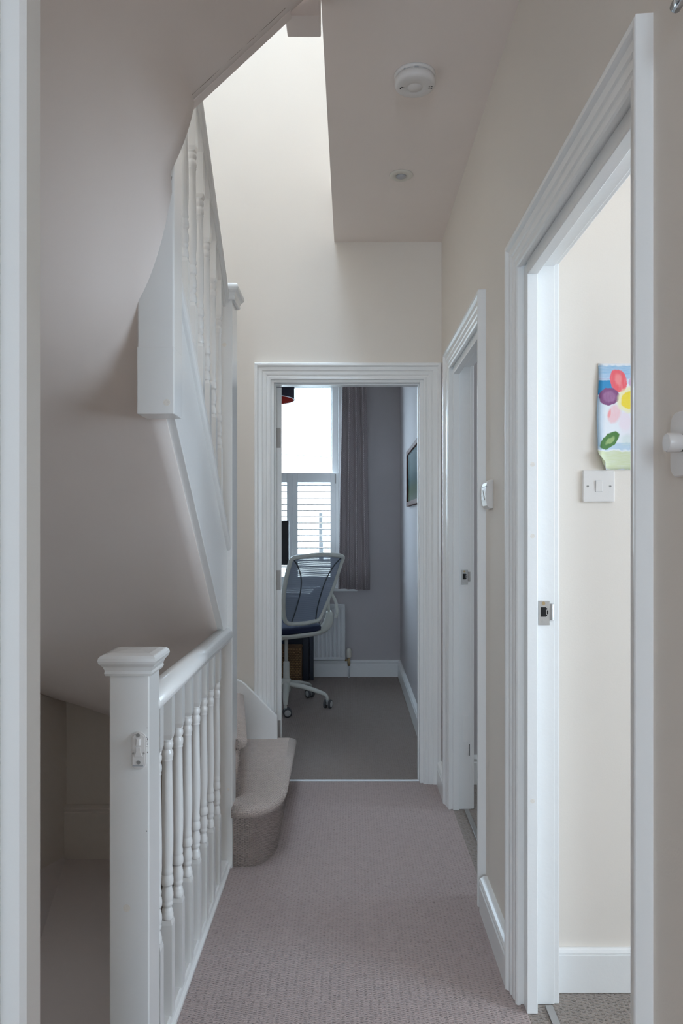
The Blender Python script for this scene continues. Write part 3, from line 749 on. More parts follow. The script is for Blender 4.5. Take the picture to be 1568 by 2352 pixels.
def painting_mat():
    m = bpy.data.materials.new('childs_watercolour'); m.use_nodes = True; nt = m.node_tree; N = nt.nodes; L = nt.links
    b = N['Principled BSDF']; b.inputs['Roughness'].default_value = .55
    uv = N.new('ShaderNodeUVMap')
    nz = N.new('ShaderNodeTexNoise'); nz.inputs['Scale'].default_value = 13; nz.inputs['Detail'].default_value = 3; L.new(uv.outputs[0], nz.inputs['Vector'])
    s1 = N.new('ShaderNodeVectorMath'); s1.operation = 'SUBTRACT'; L.new(nz.outputs['Color'], s1.inputs[0]); s1.inputs[1].default_value = (.5, .5, .5)
    s2 = N.new('ShaderNodeVectorMath'); s2.operation = 'SCALE'; L.new(s1.outputs[0], s2.inputs[0]); s2.inputs['Scale'].default_value = .045
    s3 = N.new('ShaderNodeVectorMath'); s3.operation = 'ADD'; L.new(uv.outputs[0], s3.inputs[0]); L.new(s2.outputs[0], s3.inputs[1])
    sp = N.new('ShaderNodeSeparateXYZ'); L.new(s3.outputs[0], sp.inputs[0])
    st = N.new('ShaderNodeMapping'); st.inputs['Scale'].default_value = (5, 60, 1); L.new(uv.outputs[0], st.inputs['Vector'])
    sn = N.new('ShaderNodeTexNoise'); sn.inputs['Scale'].default_value = 1.5; sn.inputs['Detail'].default_value = 4; L.new(st.outputs[0], sn.inputs['Vector'])
    st2 = N.new('ShaderNodeMapping'); st2.inputs['Scale'].default_value = (40, 9, 1); st2.inputs['Rotation'].default_value = (0, 0, .3); L.new(uv.outputs[0], st2.inputs['Vector'])
    sn2 = N.new('ShaderNodeTexNoise'); sn2.inputs['Scale'].default_value = 1.2; sn2.inputs['Detail'].default_value = 4; L.new(st2.outputs[0], sn2.inputs['Vector'])
    def mth(op, a, bb=None, clamp=False):
        n = N.new('ShaderNodeMath'); n.operation = op; n.use_clamp = clamp
        for i, v in enumerate((a, bb)):
            if v is None: continue
            if isinstance(v, (int, float)): n.inputs[i].default_value = v
            else: L.new(v, n.inputs[i])
        return n.outputs[0]
    X, Y = sp.outputs[0], sp.outputs[1]
    cur = [None]
    def layer(mask, col):
        mx = N.new('ShaderNodeMix'); mx.data_type = 'RGBA'
        L.new(mask, mx.inputs['Factor'])
        if cur[0] is None: mx.inputs['A'].default_value = (.80, .83, .88, 1)
        else: L.new(cur[0], mx.inputs['A'])
        mx.inputs['B'].default_value = (*col, 1); cur[0] = mx.outputs['Result']
    def ell(cx, cy, rx, ry, ang=0, soft=.10, k=1.0, tex=None, tk=0):
        dx = mth('SUBTRACT', X, cx); dy = mth('MULTIPLY', mth('SUBTRACT', Y, cy), 1.414)
        c, s_ = math.cos(ang), math.sin(ang)
        u = mth('DIVIDE', mth('ADD', mth('MULTIPLY', dx, c), mth('MULTIPLY', dy, s_)), rx)
        v = mth('DIVIDE', mth('SUBTRACT', mth('MULTIPLY', dy, c), mth('MULTIPLY', dx, s_)), ry)
        r = mth('SQRT', mth('ADD', mth('MULTIPLY', u, u), mth('MULTIPLY', v, v)))
        mk = mth('MULTIPLY', mth('DIVIDE', mth('SUBTRACT', 1.0, r), soft, True), k, True)
        if tex is not None: mk = mth('MULTIPLY', mk, mth('ADD', mth('MULTIPLY', tex, tk), 1-tk*.5), True)
        return mk
    def band(y0, y1, k=1.0, tex=None, soft=.012):
        a = mth('DIVIDE', mth('SUBTRACT', Y, y0), soft, True); c = mth('DIVIDE', mth('SUBTRACT', y1, Y), soft, True)
        mk = mth('MULTIPLY', mth('MULTIPLY', a, c), k)
        if tex is not None: mk = mth('MULTIPLY', mk, mth('ADD', tex, .45), True)
        return mk
    h = sn.outputs['Fac']; v = sn2.outputs['Fac']
    layer(band(.855, .985, .85, h), (.24, .46, .68))
    layer(band(.80, .90, .5, v), (.45, .58, .75))
    xl = mth('DIVIDE', mth('SUBTRACT', .25, X), .05, True)
    layer(mth('MULTIPLY', band(.70, .845, 1.0), xl), (.02, .25, .52))
    layer(mth('MULTIPLY', band(.842, .862, .7), xl), (.15, .16, .45))
    xl2 = mth('DIVIDE', mth('SUBTRACT', .11, X), .10, True)
    layer(mth('MULTIPLY', band(.22, .70, .8), xl2), (.32, .52, .70))
    layer(band(.185, .26, .75, h), (.38, .56, .72))
    layer(band(.0, .185, .9, h), (.62, .68, .42))
    layer(ell(.40, .40, .12, .20, .05, .5, .6), (.80, .77, .83))
    layer(ell(.40, .28, .12, .10, 0, .5, .4), (.55, .68, .62))
    layer(ell(.262, .835, .112, .165, .30, .10, 1, v, .6), (.86, .12, .15))
    layer(ell(.262, .845, .055, .10, .30, .5, .5), (.92, .40, .38))
    layer(ell(.445, .835, .050, .10, -.2, .2, .9, v, .8), (.60, .38, .58))
    layer(ell(.225, .525, .10, .14, -.3, .3, .75, v, .8), (.88, .52, .56))
    layer(ell(.165, .53, .022, .07, -.2, .5, .8), (.90, .30, .30))
    layer(ell(.37, .455, .10, .15, 0, .35, .75), (.84, .72, .80))
    layer(ell(.150, .687, .140, .118, -.05, .08, 1.0), (.22, .07, .20))
    layer(mth('MULTIPLY', ell(.155, .69, .10, .085, -.05, .3, 1.0), mth('MULTIPLY', v, 1.1, True)), (.42, .20, .38))
    layer(ell(.425, .655, .185, .190, 0, .22, .95), (.86, .82, .50))
    layer(ell(.425, .655, .128, .122, 0, .10, 1, h, .4), (.88, .68, .04))
    layer(ell(.165, .279, .165, .085, .70, .10, 1.0), (.06, .19, .03))
    layer(ell(.170, .279, .09, .038, .75, .4, .75), (.38, .52, .20))
    # unpainted paper margin at the rim
    L.new(cur[0], b.inputs['Base Color'])
    return m
# sheet grid with curled bottom-left corner
pt_x0, pt_x1 = (1372-CX)/(F/YW), (1372-CX)/(F/YW)+.212
pt_z1 = CAMZ-(835-CY)/(F/YW); pt_z0 = CAMZ-(1080-CY)/(F/YW)
b = MB(); NXg, NZg = 16, 22; rows = []; uvs = {}
for j in range(NZg+1):
    row = []
    for i in range(NXg+1):
        u, v = i/NXg, j/NZg
        x = pt_x0+(pt_x1-pt_x0)*u+(-.006*(1-v))+.0015*math.sin(v*9)*(1-u); z = pt_z0+(pt_z1-pt_z0)*v
        lift = .002+.006*max(0, 1-u*3.2)*(1-v)**1.2+.004*max(0, 1-u*5)*math.sin(v*6)**2
        # fold the bottom-left corner over
        dd_ = .11-(u*1.1+v*.75)
        if dd_ > 0:
            x += dd_*.20*.9; z += dd_*.25*.75; lift += .010+dd_*.05
        row.append((x, YW-lift, z)); uvs[len(rows)*(NXg+1)+i] = (u, v)
    rows.append(row)
b.sections(rows, closed=False, caps=False, smooth=True)
def puv(me):
    l = me.uv_layers.new(name='UVMap')
    for lp in me.loops: l.data[lp.index].uv = uvs[lp.vertex_index]
pa = b.build('flower_painting', painting_mat(), uv=puv)
tag(pa, 'childs flower painting on paper taped to the wall above the light switch', 'painting')
ss = pa.modifiers.new('thick', 'SOLIDIFY'); ss.thickness = .0004

# ------------------------------------------------------------------ study window
win = empty('window_1', (-.85, YS+.1, WZ0), 'white sash window of the study with bright sky outside', 'window', kind='structure')
YG = YS+.13
b = MB()
b.box((WX1-.055, YS+.06, WZ0), (WX1, YS+.2, WZ1)); b.box((WX0, YS+.06, WZ0), (WX0+.055, YS+.2, WZ1)); b.box((WX0+.055, YS+.06, 2.465), (WX1-.055, YS+.2, WZ1)); b.box((WX0+.055, YS+.06, WZ0), (WX1-.055, YS+.2, WZ0+.05))
b.build('window_frame', M['white'], win, bevel=.003)
b = MB(); b.box((WX0+.055, YG-.02, 1.60), (WX1-.055, YG+.02, 1.645)); b.box((WX0+.055, YG-.02, 2.445), (WX1-.055, YG+.02, 2.465)); b.box((WX1-.068, YG-.02, WZ0), (WX1-.055, YG+.02, 2.465))
b.build('sash_rail', M['white'], win, bevel=.003)
b = MB(); b.box((WX0-.08, YS-.02, WZ0-.02), (WX1+.16, YS+.10, WZ0+.012)); b.build('window_sill', M['white'], win, bevel=.006)
b = MB(); b.box((WX1, YS-.018, WZ0), (WX1+.055, YS, WZ1+.08)); b.box((WX0-.055, YS-.018, WZ0), (WX0, YS, WZ1+.08)); b.box((WX0, YS-.018, WZ1), (WX1, YS, WZ1+.08))
b.build('window_casing', M['white'], win, bevel=.004)
gm = bpy.data.materials.new('window_glass'); gm.use_nodes = True
nt = gm.node_tree; [nt.nodes.remove(n) for n in list(nt.nodes) if n.type == 'BSDF_PRINCIPLED']
tr = nt.nodes.new('ShaderNodeBsdfTransparent'); tr.inputs[0].default_value = (.95, .97, .97, 1); gl_ = nt.nodes.new('ShaderNodeBsdfGlossy'); gl_.inputs['Roughness'].default_value = .02
mx = nt.nodes.new('ShaderNodeMixShader'); mx.inputs[0].default_value = .05
nt.links.new(tr.outputs[0], mx.inputs[1]); nt.links.new(gl_.outputs[0], mx.inputs[2]); nt.links.new(mx.outputs[0], nt.nodes['Material Output'].inputs[0])
MB().box((WX0+.05, YG-.002, WZ0), (WX1-.05, YG+.002, 2.46)).build('glass_pane', gm, win)

# cafe shutters
YP = YS+.035
sh = empty('window_shutter', (-.45, YP, WZ0), 'white half height louvred shutters across the lower window', 'shutter')
zt = CAMZ-(1086-CY)/(F/YP); zr = CAMZ-(1108-CY)/(F/YP)
def xq(px, Y=YP): return (px-CX)*Y/F
for xa_, xb_ in ((xq(771), xq(778)), (WX0, WX0+.03)):
    MB().box((xa_, YP-.03, WZ0+.012), (xb_, YP+.02, zt)).build('shutter_frame', M['white'], sh, bevel=.002)
panels = [(xq(671.5), xq(771)), (xq(671.5)-.365, xq(671.3)), (xq(671.5)-.365*2, xq(671.5)-.367), (xq(671.5)-.365*3, xq(671.5)-.367-.365)]
for x0, x1 in panels:
    if x0 < WX0+.03: x0 = WX0+.032
    b = MB(); sw_ = .046
    b.box((x0, YP-.014, WZ0+.014), (x0+sw_, YP+.014, zt)); b.box((x1-sw_, YP-.014, WZ0+.014), (x1, YP+.014, zt))
    b.box((x0+sw_, YP-.012, zr), (x1-sw_, YP+.012, zt)); b.box((x0+sw_, YP-.012, WZ0+.014), (x1-sw_, YP+.012, WZ0+.10))
    pn = b.build('shutter_panel', M['white'], sh, bevel=.002)
    b = MB(); z = zr-.027
    while z > WZ0+.11:
        b.prism([(x0+sw_, YP-.026, z-.0045), (x0+sw_, YP, z-.0055), (x0+sw_, YP+.026, z-.003), (x0+sw_, YP+.026, z+.002), (x0+sw_, YP, z+.0055), (x0+sw_, YP-.026, z+.0035)], (x1-x0-2*sw_, 0, 0)); z -= .0527
    b.build('louvres', M['white'], pn)
for z in (1.66, .95):
    MB().box((xq(770)-.004, YP-.034, z-.04), (xq(770)+.006, YP-.028, z+.04)).build('hinge', M['hinge'], sh)

# curtain
def curtain_mat():
    m = bpy.data.materials.new('diamond_weave_fabric'); m.use_nodes = True; nt = m.node_tree; N = nt.nodes; L = nt.links
    b = N['Principled BSDF']; b.inputs['Roughness'].default_value = .9; b.inputs['Specular IOR Level'].default_value = .1
    uv = N.new('ShaderNodeUVMap'); sp = N.new('ShaderNodeSeparateXYZ'); L.new(uv.outputs[0], sp.inputs[0])
    def mth(op, a, bb=None):
        n = N.new('ShaderNodeMath'); n.operation = op
        for i, v in enumerate((a, bb)):
            if v is None: continue
            if isinstance(v, (int, float)): n.inputs[i].default_value = v
            else: L.new(v, n.inputs[i])
        return n.outputs[0]
    a = mth('ABSOLUTE', mth('SUBTRACT', mth('FRACT', mth('DIVIDE', sp.outputs[0], .034)), .5))
    c = mth('ABSOLUTE', mth('SUBTRACT', mth('FRACT', mth('DIVIDE', sp.outputs[1], .056)), .5))
    d = mth('ADD', a, c)            # 0 at centre .. 1 at corners, .5 = tile edge
    f = mth('ABSOLUTE', mth('SUBTRACT', mth('FRACT', mth('MULTIPLY', mth('ABSOLUTE', mth('SUBTRACT', d, .5)), 4.0)), .5))
    g = mth('LESS_THAN', mth('ABSOLUTE', mth('SUBTRACT', f, .5)), .16)
    r = N.new('ShaderNodeValToRGB'); r.color_ramp.elements[0].color = (.33, .285, .29, 1); r.color_ramp.elements[1].color = (.55, .50, .51, 1)
    L.new(g, r.inputs[0]); L.new(r.outputs[0], b.inputs['Base Color'])
    return m
ct = empty('curtain', (.05, YS-.08, .70), 'grey curtain with a diamond pattern at the right of the study window', 'curtain')
b = MB(); rows = []; uvl = []
NU, NV = 90, 10
zb_ = CAMZ-(1352-CY)/(F/6.06)
for j in range(NV+1):
    v = j/NV; z = zb_+(2.62-zb_)*v
    xl = xq(776+10*v**1.1, 6.06); xr = xq(849-9*v, 6.06)
    row = []; L_ = 0; prev = None
    for i in range(NU+1):
        u = i/NU; a = .022*(1-.15*v)*math.sin(u*PI*2*3.6+.6+.35*math.sin(v*2.1))+.006*math.sin(u*PI*15+v)
        x = xl+(xr-xl)*u+.006*math.cos(u*PI*2*3.6+.6); y = 6.055-a; zz = z-.012*u*(1-v)
        if prev: L_ += math.hypot(x-prev[0], y-prev[1])
        prev = (x, y); row.append((x, y, zz)); uvl.append((L_, z))
    rows.append(row)
b.sections(rows, closed=False, caps=False, smooth=True)
def cuv(me):
    l = me.uv_layers.new(name='UVMap')
    for lp in me.loops: l.data[lp.index].uv = uvl[lp.vertex_index]
cl = b.build('curtain_fabric', curtain_mat(), ct, uv=cuv); ss = cl.modifiers.new('thick', 'SOLIDIFY'); ss.thickness = .003
MB().tube([(-1.85, 6.06, 2.64), (.30, 6.06, 2.64)], .013, 16).build('curtain_pole', M['hinge'], ct)

# radiator
rd = empty('radiator', (-.2, 6.08, .13), 'white panel radiator under the study window', 'radiator')
RX0, RX1, RZ0, RZ1 = -.62, xq(793, 6.05), CAMZ-(1517-CY)/(F/6.05), CAMZ-(1389-CY)/(F/6.05)
MB().box((RX0, 6.065, RZ0), (RX1, 6.12, RZ1)).build('radiator_body', M['radiator'], rd, bevel=.008)
b = MB(); x = RX1-.020
b.box((RX0+.006, 6.056, RZ1-.024), (RX1-.004, 6.066, RZ1-.004)); b.box((RX0+.006, 6.056, RZ0+.004), (RX1-.004, 6.066, RZ0+.020)); b.box((RX1-.016, 6.056, RZ0+.02), (RX1-.004, 6.066, RZ1-.02))
while x-.026 > RX0:
    b.sections([[(x-.026, 6.066, RZ0+.022), (x-.007, 6.066, RZ0+.022), (x-.007, 6.066, RZ1-.026), (x-.026, 6.066, RZ1-.026)],
                [(x-.022, 6.056, RZ0+.040), (x-.011, 6.056, RZ0+.040), (x-.011, 6.056, RZ1-.044), (x-.022, 6.056, RZ1-.044)]]); x -= .0335
b.build('radiator_ribs', M['radiator'], rd, bevel=.002)
vx = xq(801, 6.08)
v_ = MB().lathe([(.010, .185), (.020, .190), (.022, .20), (.021, .245), (.016, .262), (.012, .265)], (vx, 6.085, -.02), 'Z', 20).build('valve_head', M['plastic_warm'], rd)
b = MB(); b.lathe([(.011, .10), (.013, .125), (.011, .15), (.012, .168)], (vx, 6.085, 0), 'Z', 14); b.tube([(RX1-.005, 6.085, .148), (vx, 6.085, .148)], .009, 12); b.build('valve_body', M['brass'], rd)
MB().tube([(vx, 6.085, 0), (vx, 6.085, .11)], .0075, 12).build('feed_pipe', M['radiator'], rd)

# picture on the right study wall
pf = empty('picture_frame', (.41, 4.8, 1.4), 'dark red framed picture hanging on the right study wall', 'picture')
z0p, z1p = 1.40, 1.79; y0p, y1p = 4.25, 5.20
b = MB()
fw = .03
for (ya_, yb_, za_, zb2) in ((y0p, y1p, z0p, z0p+fw), (y0p, y1p, z1p-fw, z1p), (y0p, y0p+fw, z0p+fw, z1p-fw), (y1p-fw, y1p, z0p+fw, z1p-fw)):
    b.box((.401, ya_, za_), (.425, yb_, zb2))
b.build('frame', M['framewood'], pf, bevel=.003)
def landscape_mat():
    m = bpy.data.materials.new('misty_landscape_print'); m.use_nodes = True; nt = m.node_tree; N = nt.nodes; L = nt.links
    b = N['Principled BSDF']; b.inputs['Roughness'].default_value = .12
    g = N.new('ShaderNodeNewGeometry'); s = N.new('ShaderNodeSeparateXYZ'); L.new(g.outputs['Position'], s.inputs[0])
    n = N.new('ShaderNodeTexNoise'); n.inputs['Scale'].default_value = 14; n.inputs['Detail'].default_value = 6; L.new(g.outputs['Position'], n.inputs['Vector'])
    a = N.new('ShaderNodeMath'); a.operation = 'MULTIPLY_ADD'; L.new(n.outputs['Fac'], a.inputs[0]); a.inputs[1].default_value = .12; L.new(s.outputs['Z'], a.inputs[2])
    mr = N.new('ShaderNodeMapRange'); mr.inputs['From Min'].default_value = 1.46; mr.inputs['From Max'].default_value = 1.86; L.new(a.outputs[0], mr.inputs['Value'])
    r = N.new('ShaderNodeValToRGB'); e = r.color_ramp.elements; e[0].color = (.30, .36, .33, 1); e[1].color = (.42, .55, .60, 1)
    q = e.new(.25); q.color = (.10, .20, .10, 1); q = e.new(.42); q.color = (.06, .20, .22, 1); q = e.new(.6); q.color = (.25, .40, .42, 1)
    L.new(mr.outputs[0], r.inputs[0]); L.new(r.outputs[0], b.inputs['Base Color']); return m
MB().box((.412, y0p+fw, z0p+fw), (.420, y1p-fw, z1p-fw)).build('print', landscape_mat(), pf)

# pendant lampshade
pc = (-.578, 5.0)
pd = empty('pendant_lamp', (pc[0], pc[1], 2.75), 'dark drum pendant shade with red lining at the top left of the study door', 'lamp')
zb3 = 2.125
b = MB(); b.lathe([(.200, zb3), (.200, zb3+.22)], (pc[0], pc[1], 0), 'Z', 48); b.f = b.f[:48]; b.sm = b.sm[:48]
o = b.build('lamp_shade', M['navyshade'], pd)
b = MB(); b.lathe([(.198, zb3), (.198, zb3+.22)], (pc[0], pc[1], 0), 'Z', 48); b.f = b.f[:48]; b.sm = b.sm[:48]
b.build('shade_lining', M['redshade'], o, label='red inner lining')
b = MB(); b.lathe([(.197, zb3-.001), (.202, zb3-.001), (.202, zb3+.003), (.197, zb3+.003), (.197, zb3-.001)], (pc[0], pc[1], 0), 'Z', 48); b.f = b.f[:192]; b.sm = b.sm[:192]
b.build('bottom_rim', M['alu'], o)
MB().tube([(pc[0], pc[1], zb3+.15), (pc[0], pc[1], 2.75)], .004, 8).build('cable', M['black'], pd)
MB().lathe([(.001, zb3+.05), (.03, zb3+.07), (.028, zb3+.11), (.015, zb3+.15)], (pc[0], pc[1], 0), 'Z', 20).build('bulb', M['plastic'], pd)

# desk unit, basket, monitor
dk = empty('desk', (-.9, 6.0, 0), 'navy desk under the study window behind the chair', 'desk')
dx1 = xq(719.5, 5.98)
MB().box((-1.75, 5.55, .72), (dx1, 6.055, .75)).build('desk_top', M['white'], dk, bevel=.003)
b = MB(); b.box((xq(710.5, 5.98), 5.975, 0), (dx1, 6.05, .72)); b.build('leg', M['navy'], dk, bevel=.002)
b = MB(); b.box((xq(695.5, 5.98), 5.975, 0), (xq(709.3, 5.98), 6.05, .72)); b.build('side_panel', M['navy'], dk, bevel=.002)
b = MB(); b.box((-1.75, 5.975, 0), (-1.70, 6.05, .72)); b.build('leg', M['navy'], dk, bevel=.002)
b = MB(); b.box((-1.70, 6.04, .02), (xq(695, 5.98), 6.05, .72)); b.build('back_panel', M['navy'], dk)

def wicker_mat():
    m = bpy.data.materials.new('woven_water_hyacinth'); m.use_nodes = True; nt = m.node_tree; N = nt.nodes; L = nt.links
    b = N['Principled BSDF']; b.inputs['Roughness'].default_value = .8
    uv = N.new('ShaderNodeUVMap'); br = N.new('ShaderNodeTexBrick'); L.new(uv.outputs[0], br.inputs['Vector'])
    br.inputs['Scale'].default_value = 1; br.inputs['Brick Width'].default_value = .022; br.inputs['Row Height'].default_value = .014; br.inputs['Mortar Size'].default_value = .003; br.inputs['Mortar Smooth'].default_value = 1
    br.inputs['Color1'].default_value = (.35, .20, .09, 1); br.inputs['Color2'].default_value = (.22, .12, .05, 1); br.inputs['Mortar'].default_value = (.08, .042, .02, 1)
    L.new(br.outputs['Color'], b.inputs['Base Color'])
    bp = N.new('ShaderNodeBump'); bp.invert = True; bp.inputs['Distance'].default_value = .006; L.new(br.outputs['Fac'], bp.inputs['Height']); L.new(bp.outputs[0], b.inputs['Normal']); return m
wm = wicker_mat()
bk = empty('wicker_basket', (-.58, 5.9, 0), 'brown woven basket on the floor under the desk', 'basket')
bx0, bx1 = -.80, xq(694, 5.95)
MB().box((bx0, 5.80, .012), (bx1, 5.965, .275)).build('basket_body', wm, bk, bevel=.012)
MB().box((bx0-.004, 5.79, .275), (bx1+.002, 5.97, .30)).build('basket_rim', wm, bk, bevel=.008)

mo = empty('monitor', (-.75, 5.75, .75), 'black computer monitor seen beside the open study door', 'monitor')
mx1 = xq(663, 5.70)
MB().box((mx1-.54, 5.69, .958), (mx1, 5.73, 1.304)).build('screen', M['black'], mo, bevel=.004)
MB().box((mx1-.30, 5.73, .78), (mx1-.24, 5.76, 1.12)).build('stand', M['black'], mo, bevel=.003)
MB().box((mx1-.38, 5.66, .75), (mx1-.16, 5.82, .762)).build('stand_base', M['black'], mo, bevel=.003)

# ------------------------------------------------------------------ office chair (local: x right, y forward, z up)
chx, chy = -.445, 5.13
ch = empty('office_chair', (chx, chy, 0), 'off white mesh back office chair with navy seat on castors', 'chair', world=False)
TH = .74; ch.rotation_euler = (0, 0, TH)
def sgn_pow(v, p): return math.copysign(abs(v)**p, v)
def back_pt(u, v):
    """u -1..1 across, v 0..1 up the backrest"""
    vv = v; v = max(v, 0)
    hw = .150+.075*v**.8+.018*math.sin(v*PI)
    z = .615+.435*vv-.010*(1-u*u)*(1-v)+.012*(1-u*u)*v
    y = -.200-.160*v**1.4-.025*math.sin(v*PI)*(1)+.035*u*u*(.4+.6*math.sin(v*PI))
    return Vector((hw*u, y, z))
mm = bpy.data.materials.new('blue_grey_mesh_fabric'); mm.use_nodes = True; nt = mm.node_tree; N = nt.nodes; L = nt.links
pb = N['Principled BSDF']; pb.inputs['Base Color'].default_value = (.26, .31, .40, 1); pb.inputs['Roughness'].default_value = .5
uvn = N.new('ShaderNodeUVMap'); sp = N.new('ShaderNodeSeparateXYZ'); L.new(uvn.outputs[0], sp.inputs[0])
mt_ = N.new('ShaderNodeMath'); mt_.operation = 'MULTIPLY'; mt_.inputs[1].default_value = 2*PI*75; L.new(sp.outputs[1], mt_.inputs[0])
sn = N.new('ShaderNodeMath'); sn.operation = 'SINE'; L.new(mt_.outputs[0], sn.inputs[0])
rg = N.new('ShaderNodeMapRange'); rg.inputs['From Min'].default_value = -1; rg.inputs['From Max'].default_value = 1; rg.inputs['To Min'].default_value = .88; rg.inputs['To Max'].default_value = .985
L.new(sn.outputs[0], rg.inputs['Value'])
tr = N.new('ShaderNodeBsdfTransparent'); mx = N.new('ShaderNodeMixShader'); L.new(rg.outputs[0], mx.inputs[0]); L.new(tr.outputs[0], mx.inputs[1]); L.new(pb.outputs[0], mx.inputs[2])
L.new(mx.outputs[0], N['Material Output'].inputs[0])
rows = []; uvm = []
for j in range(21):
    rows.append([back_pt(-1+2*i/16, j/20) for i in range(17)]); uvm += [(i/16, j/20*.44*1.0) for i in range(17)]
def muv(me):
    l = me.uv_layers.new(name='UVMap')
    for lp in me.loops: l.data[lp.index].uv = uvm[lp.vertex_index]
b = MB(); b.sections(rows, closed=False, caps=False, smooth=True)
bkp = b.build('backrest', mm, ch, uv=muv, label='blue grey see-through mesh backrest')
fr = [back_pt(-1, v/10) for v in range(1, 10)]+[back_pt(-.96, 1.0), back_pt(-.6, 1.015), back_pt(0, 1.02), back_pt(.6, 1.015), back_pt(.98, 1.0)]+[back_pt(1, v/10) for v in range(9, 0, -1)]+[back_pt(.93, 0), back_pt(.5, -.01), back_pt(0, -.012), back_pt(-.5, -.01), back_pt(-.93, 0), back_pt(-1, .1)]
MB().tube(spline(fr, 4), .0145, 12).build('backrest_frame', M['chairwhite'], bkp)
for s_ in (-1, 1):
    sp_ = spline([back_pt(s_*.93, .99), back_pt(s_*.70, .86), back_pt(s_*.50, .66), back_pt(s_*.45, .45), back_pt(s_*.52, .2), back_pt(s_*.68, .02)], 6)
    MB().tube([p+Vector((0, -.003, 0)) for p in sp_], .0042, 8).build('mesh_seam', M['seam'], bkp)
# seat
def seat_ring(k, z):
    return [(sgn_pow(math.cos(a), .6)*.235*k, .03+sgn_pow(math.sin(a), .6)*.225*k, z) for a in [2*PI*i/32 for i in range(32)]]
MB().sections([seat_ring(.90, .525), seat_ring(.99, .535), seat_ring(1.0, .55), seat_ring(.97, .568), seat_ring(.85, .578), seat_ring(.3, .582)], smooth=True).build('seat', M['navyfab'], ch, label='dark navy padded seat')
MB().sections([seat_ring(.6, .488), seat_ring(.93, .498), seat_ring(1.02, .515), seat_ring(1.03, .530), seat_ring(.96, .530)], smooth=True).build('seat_shell', M['chairwhite'], ch)
b = MB()
for s_ in (-1, 1):
    a_ = back_pt(s_, .42)
    b.tube(spline([a_, (s_*.205, -.215, .74), (s_*.222, -.20, .66)], 5), [.010]*11, 12)
    b.tube(spline([(s_*.222, -.20, .665), (s_*.238, -.185, .61), (s_*.225, -.15, .545), (s_*.16, -.09, .500), (s_*.05, -.02, .485)], 6), [.017+.017*math.sin(PI*min(1, k/18)) for k in range(25)], 14)
b.build('back_bracket', M['chairwhite'], ch)
for s_ in (-1, 1):
    b = MB(); b.tube(spline([back_pt(s_, .42)+Vector((s_*.01, .01, 0)), (s_*.250, -.235, .74), (s_*.256, -.250, .66), (s_*.250, -.240, .62)], 6), .011, 12)
    b.build('armrest_bar', M['chairwhite'], ch)
MB().lathe([(.06, .48), (.075, .487), (.075, .495), (.04, .50)], (0, 0, 0), 'Z', 24).build('seat_mechanism', M['chairwhite'], ch)
MB().lathe([(.0125, .30), (.0125, .49)], (0, 0, 0), 'Z', 20).build('gas_column', M['chairwhite'], ch)
MB().lathe([(.022, .17), (.0225, .20), (.0215, .31), (.014, .315)], (0, 0, 0), 'Z', 24).build('column_sleeve', M['chairwhite'], ch)
hubm = MB().lathe([(.018, .10), (.034, .105), (.036, .15), (.033, .19), (.025, .196)], (0, 0, 0), 'Z', 24).build('base_hub', M['chairwhite'], ch)
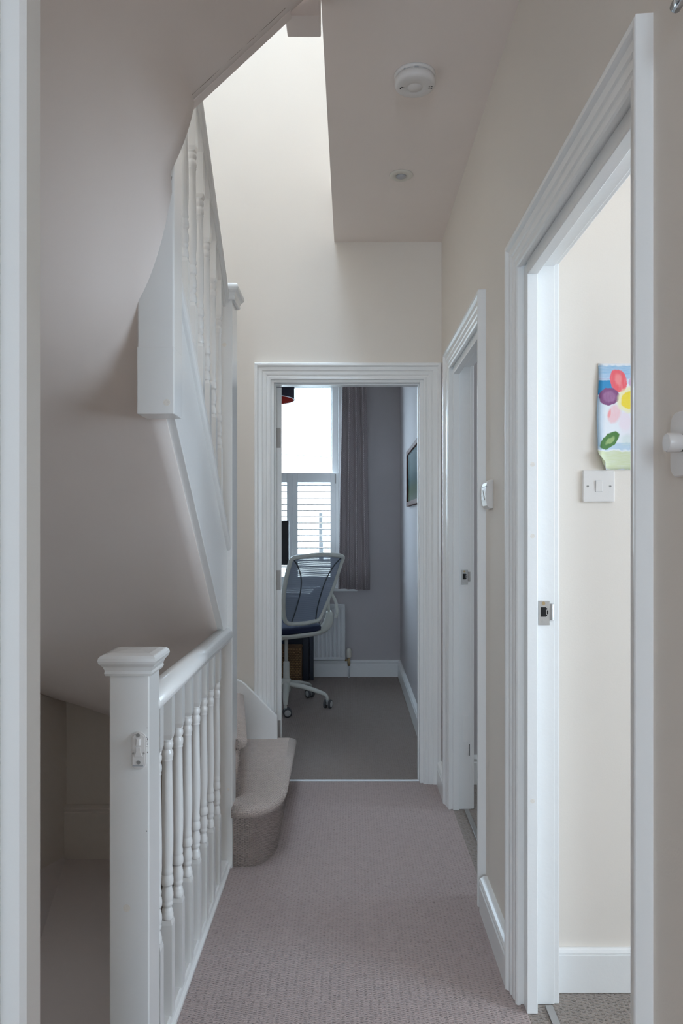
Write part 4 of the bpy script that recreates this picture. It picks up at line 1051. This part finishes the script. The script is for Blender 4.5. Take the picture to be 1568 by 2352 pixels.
for k in range(5):
    aw = math.radians(-86+72*k)-TH
    c, s_ = math.cos(aw), math.sin(aw)
    b = MB(); b.tube(spline([(.02*c, .02*s_, .155), (.12*c, .12*s_, .142), (.22*c, .22*s_, .118), (.275*c, .275*s_, .100), (.295*c, .295*s_, .083), (.298*c, .298*s_, .062)], 5), [.026-.0140*min(1, q/22) for q in range(26)], 12, flat=.75)
    b.build('base_arm', M['chairwhite'], ch)
    # twin-wheel castor
    ax = math.radians((-80, -22, 40, 100, 160)[k])-TH; ca, sa_ = math.cos(ax), math.sin(ax)
    cst = bpy.data.objects.new('castor', None); COL.objects.link(cst); cst.parent = ch; cst.location = (.298*c, .298*s_, 0); cst.rotation_euler = (0, 0, ax)
    w1 = MB()
    for sd in (-1, 1):
        w1.lathe([(.022, sd*.010-.0), (.0295, sd*.012), (.030, sd*.018), (.0295, sd*.024), (.023, sd*.026)], (0, .012, .030), 'X', 24)
    o = w1.build('wheel', M['tyre'], None); o.parent = cst
    w2 = MB()
    for sd in (-1, 1): w2.lathe([(.0215, sd*.010), (.0215, sd*.0262), (.012, sd*.028), (.004, sd*.0275)], (0, .012, .030), 'X', 24)
    w2.lathe([(.010, -.010), (.010, .010)], (0, .012, .030), 'X', 16); w2.lathe([(.009, .045), (.009, .062)], (0, 0, 0), 'Z', 12)
    o = w2.build('wheel_hub', M['castor'], None); o.parent = cst

# ------------------------------------------------------------------ small marks
# ------------------------------------------------------------------ outdoors beyond the window
g_ = MB().box((-60, 6.6, -3.4), (60, 90, -3.2)).build('ground', M['grass']); tag(g_, 'pale paved ground outside the window', 'ground', kind='structure')
hs = empty('house', (0, 22, -3.2), 'pale terraced house across the street, faint in the bright window', 'house')
MB().box((-9, 22, -3.2), (-.6, 30, 2.6)).build('wall', M['brick'], hs)
MB().prism([(-9.3, 21.7, 2.6), (-9.3, 30.3, 2.6), (-9.3, 26, 5.6)], (9.0, 0, 0)).build('roof', M['slate'], hs)
MB().box((-.85, 21.9, 2.4), (-.55, 22.5, 3.2)).build('chimney', M['brick'], hs)
for zz in (.2, -2.4):
    f = MB().box((-.95, 21.97, zz), (-.68, 22.02, zz+1.5)).build('house_window', M['white'], hs)
    MB().box((-.92, 21.95, zz+.04), (-.80, 21.98, zz+1.46)).build('window_pane', M['darkglass'], f)
for i, zz in enumerate((3.4, 4.9)):
    o = MB().tube([(-12, 20, zz+.6), (0, 20, zz-.3), (8, 20, zz-.6)], .008, 6).build('overhead_wire', M['wire'])
    tag(o, 'thin overhead wire outside, the %s of two' % ('lower', 'upper')[i], 'wire', 'overhead wires outside the window')

for o in list(bpy.data.objects):
    if '_world' in o: del o['_world']
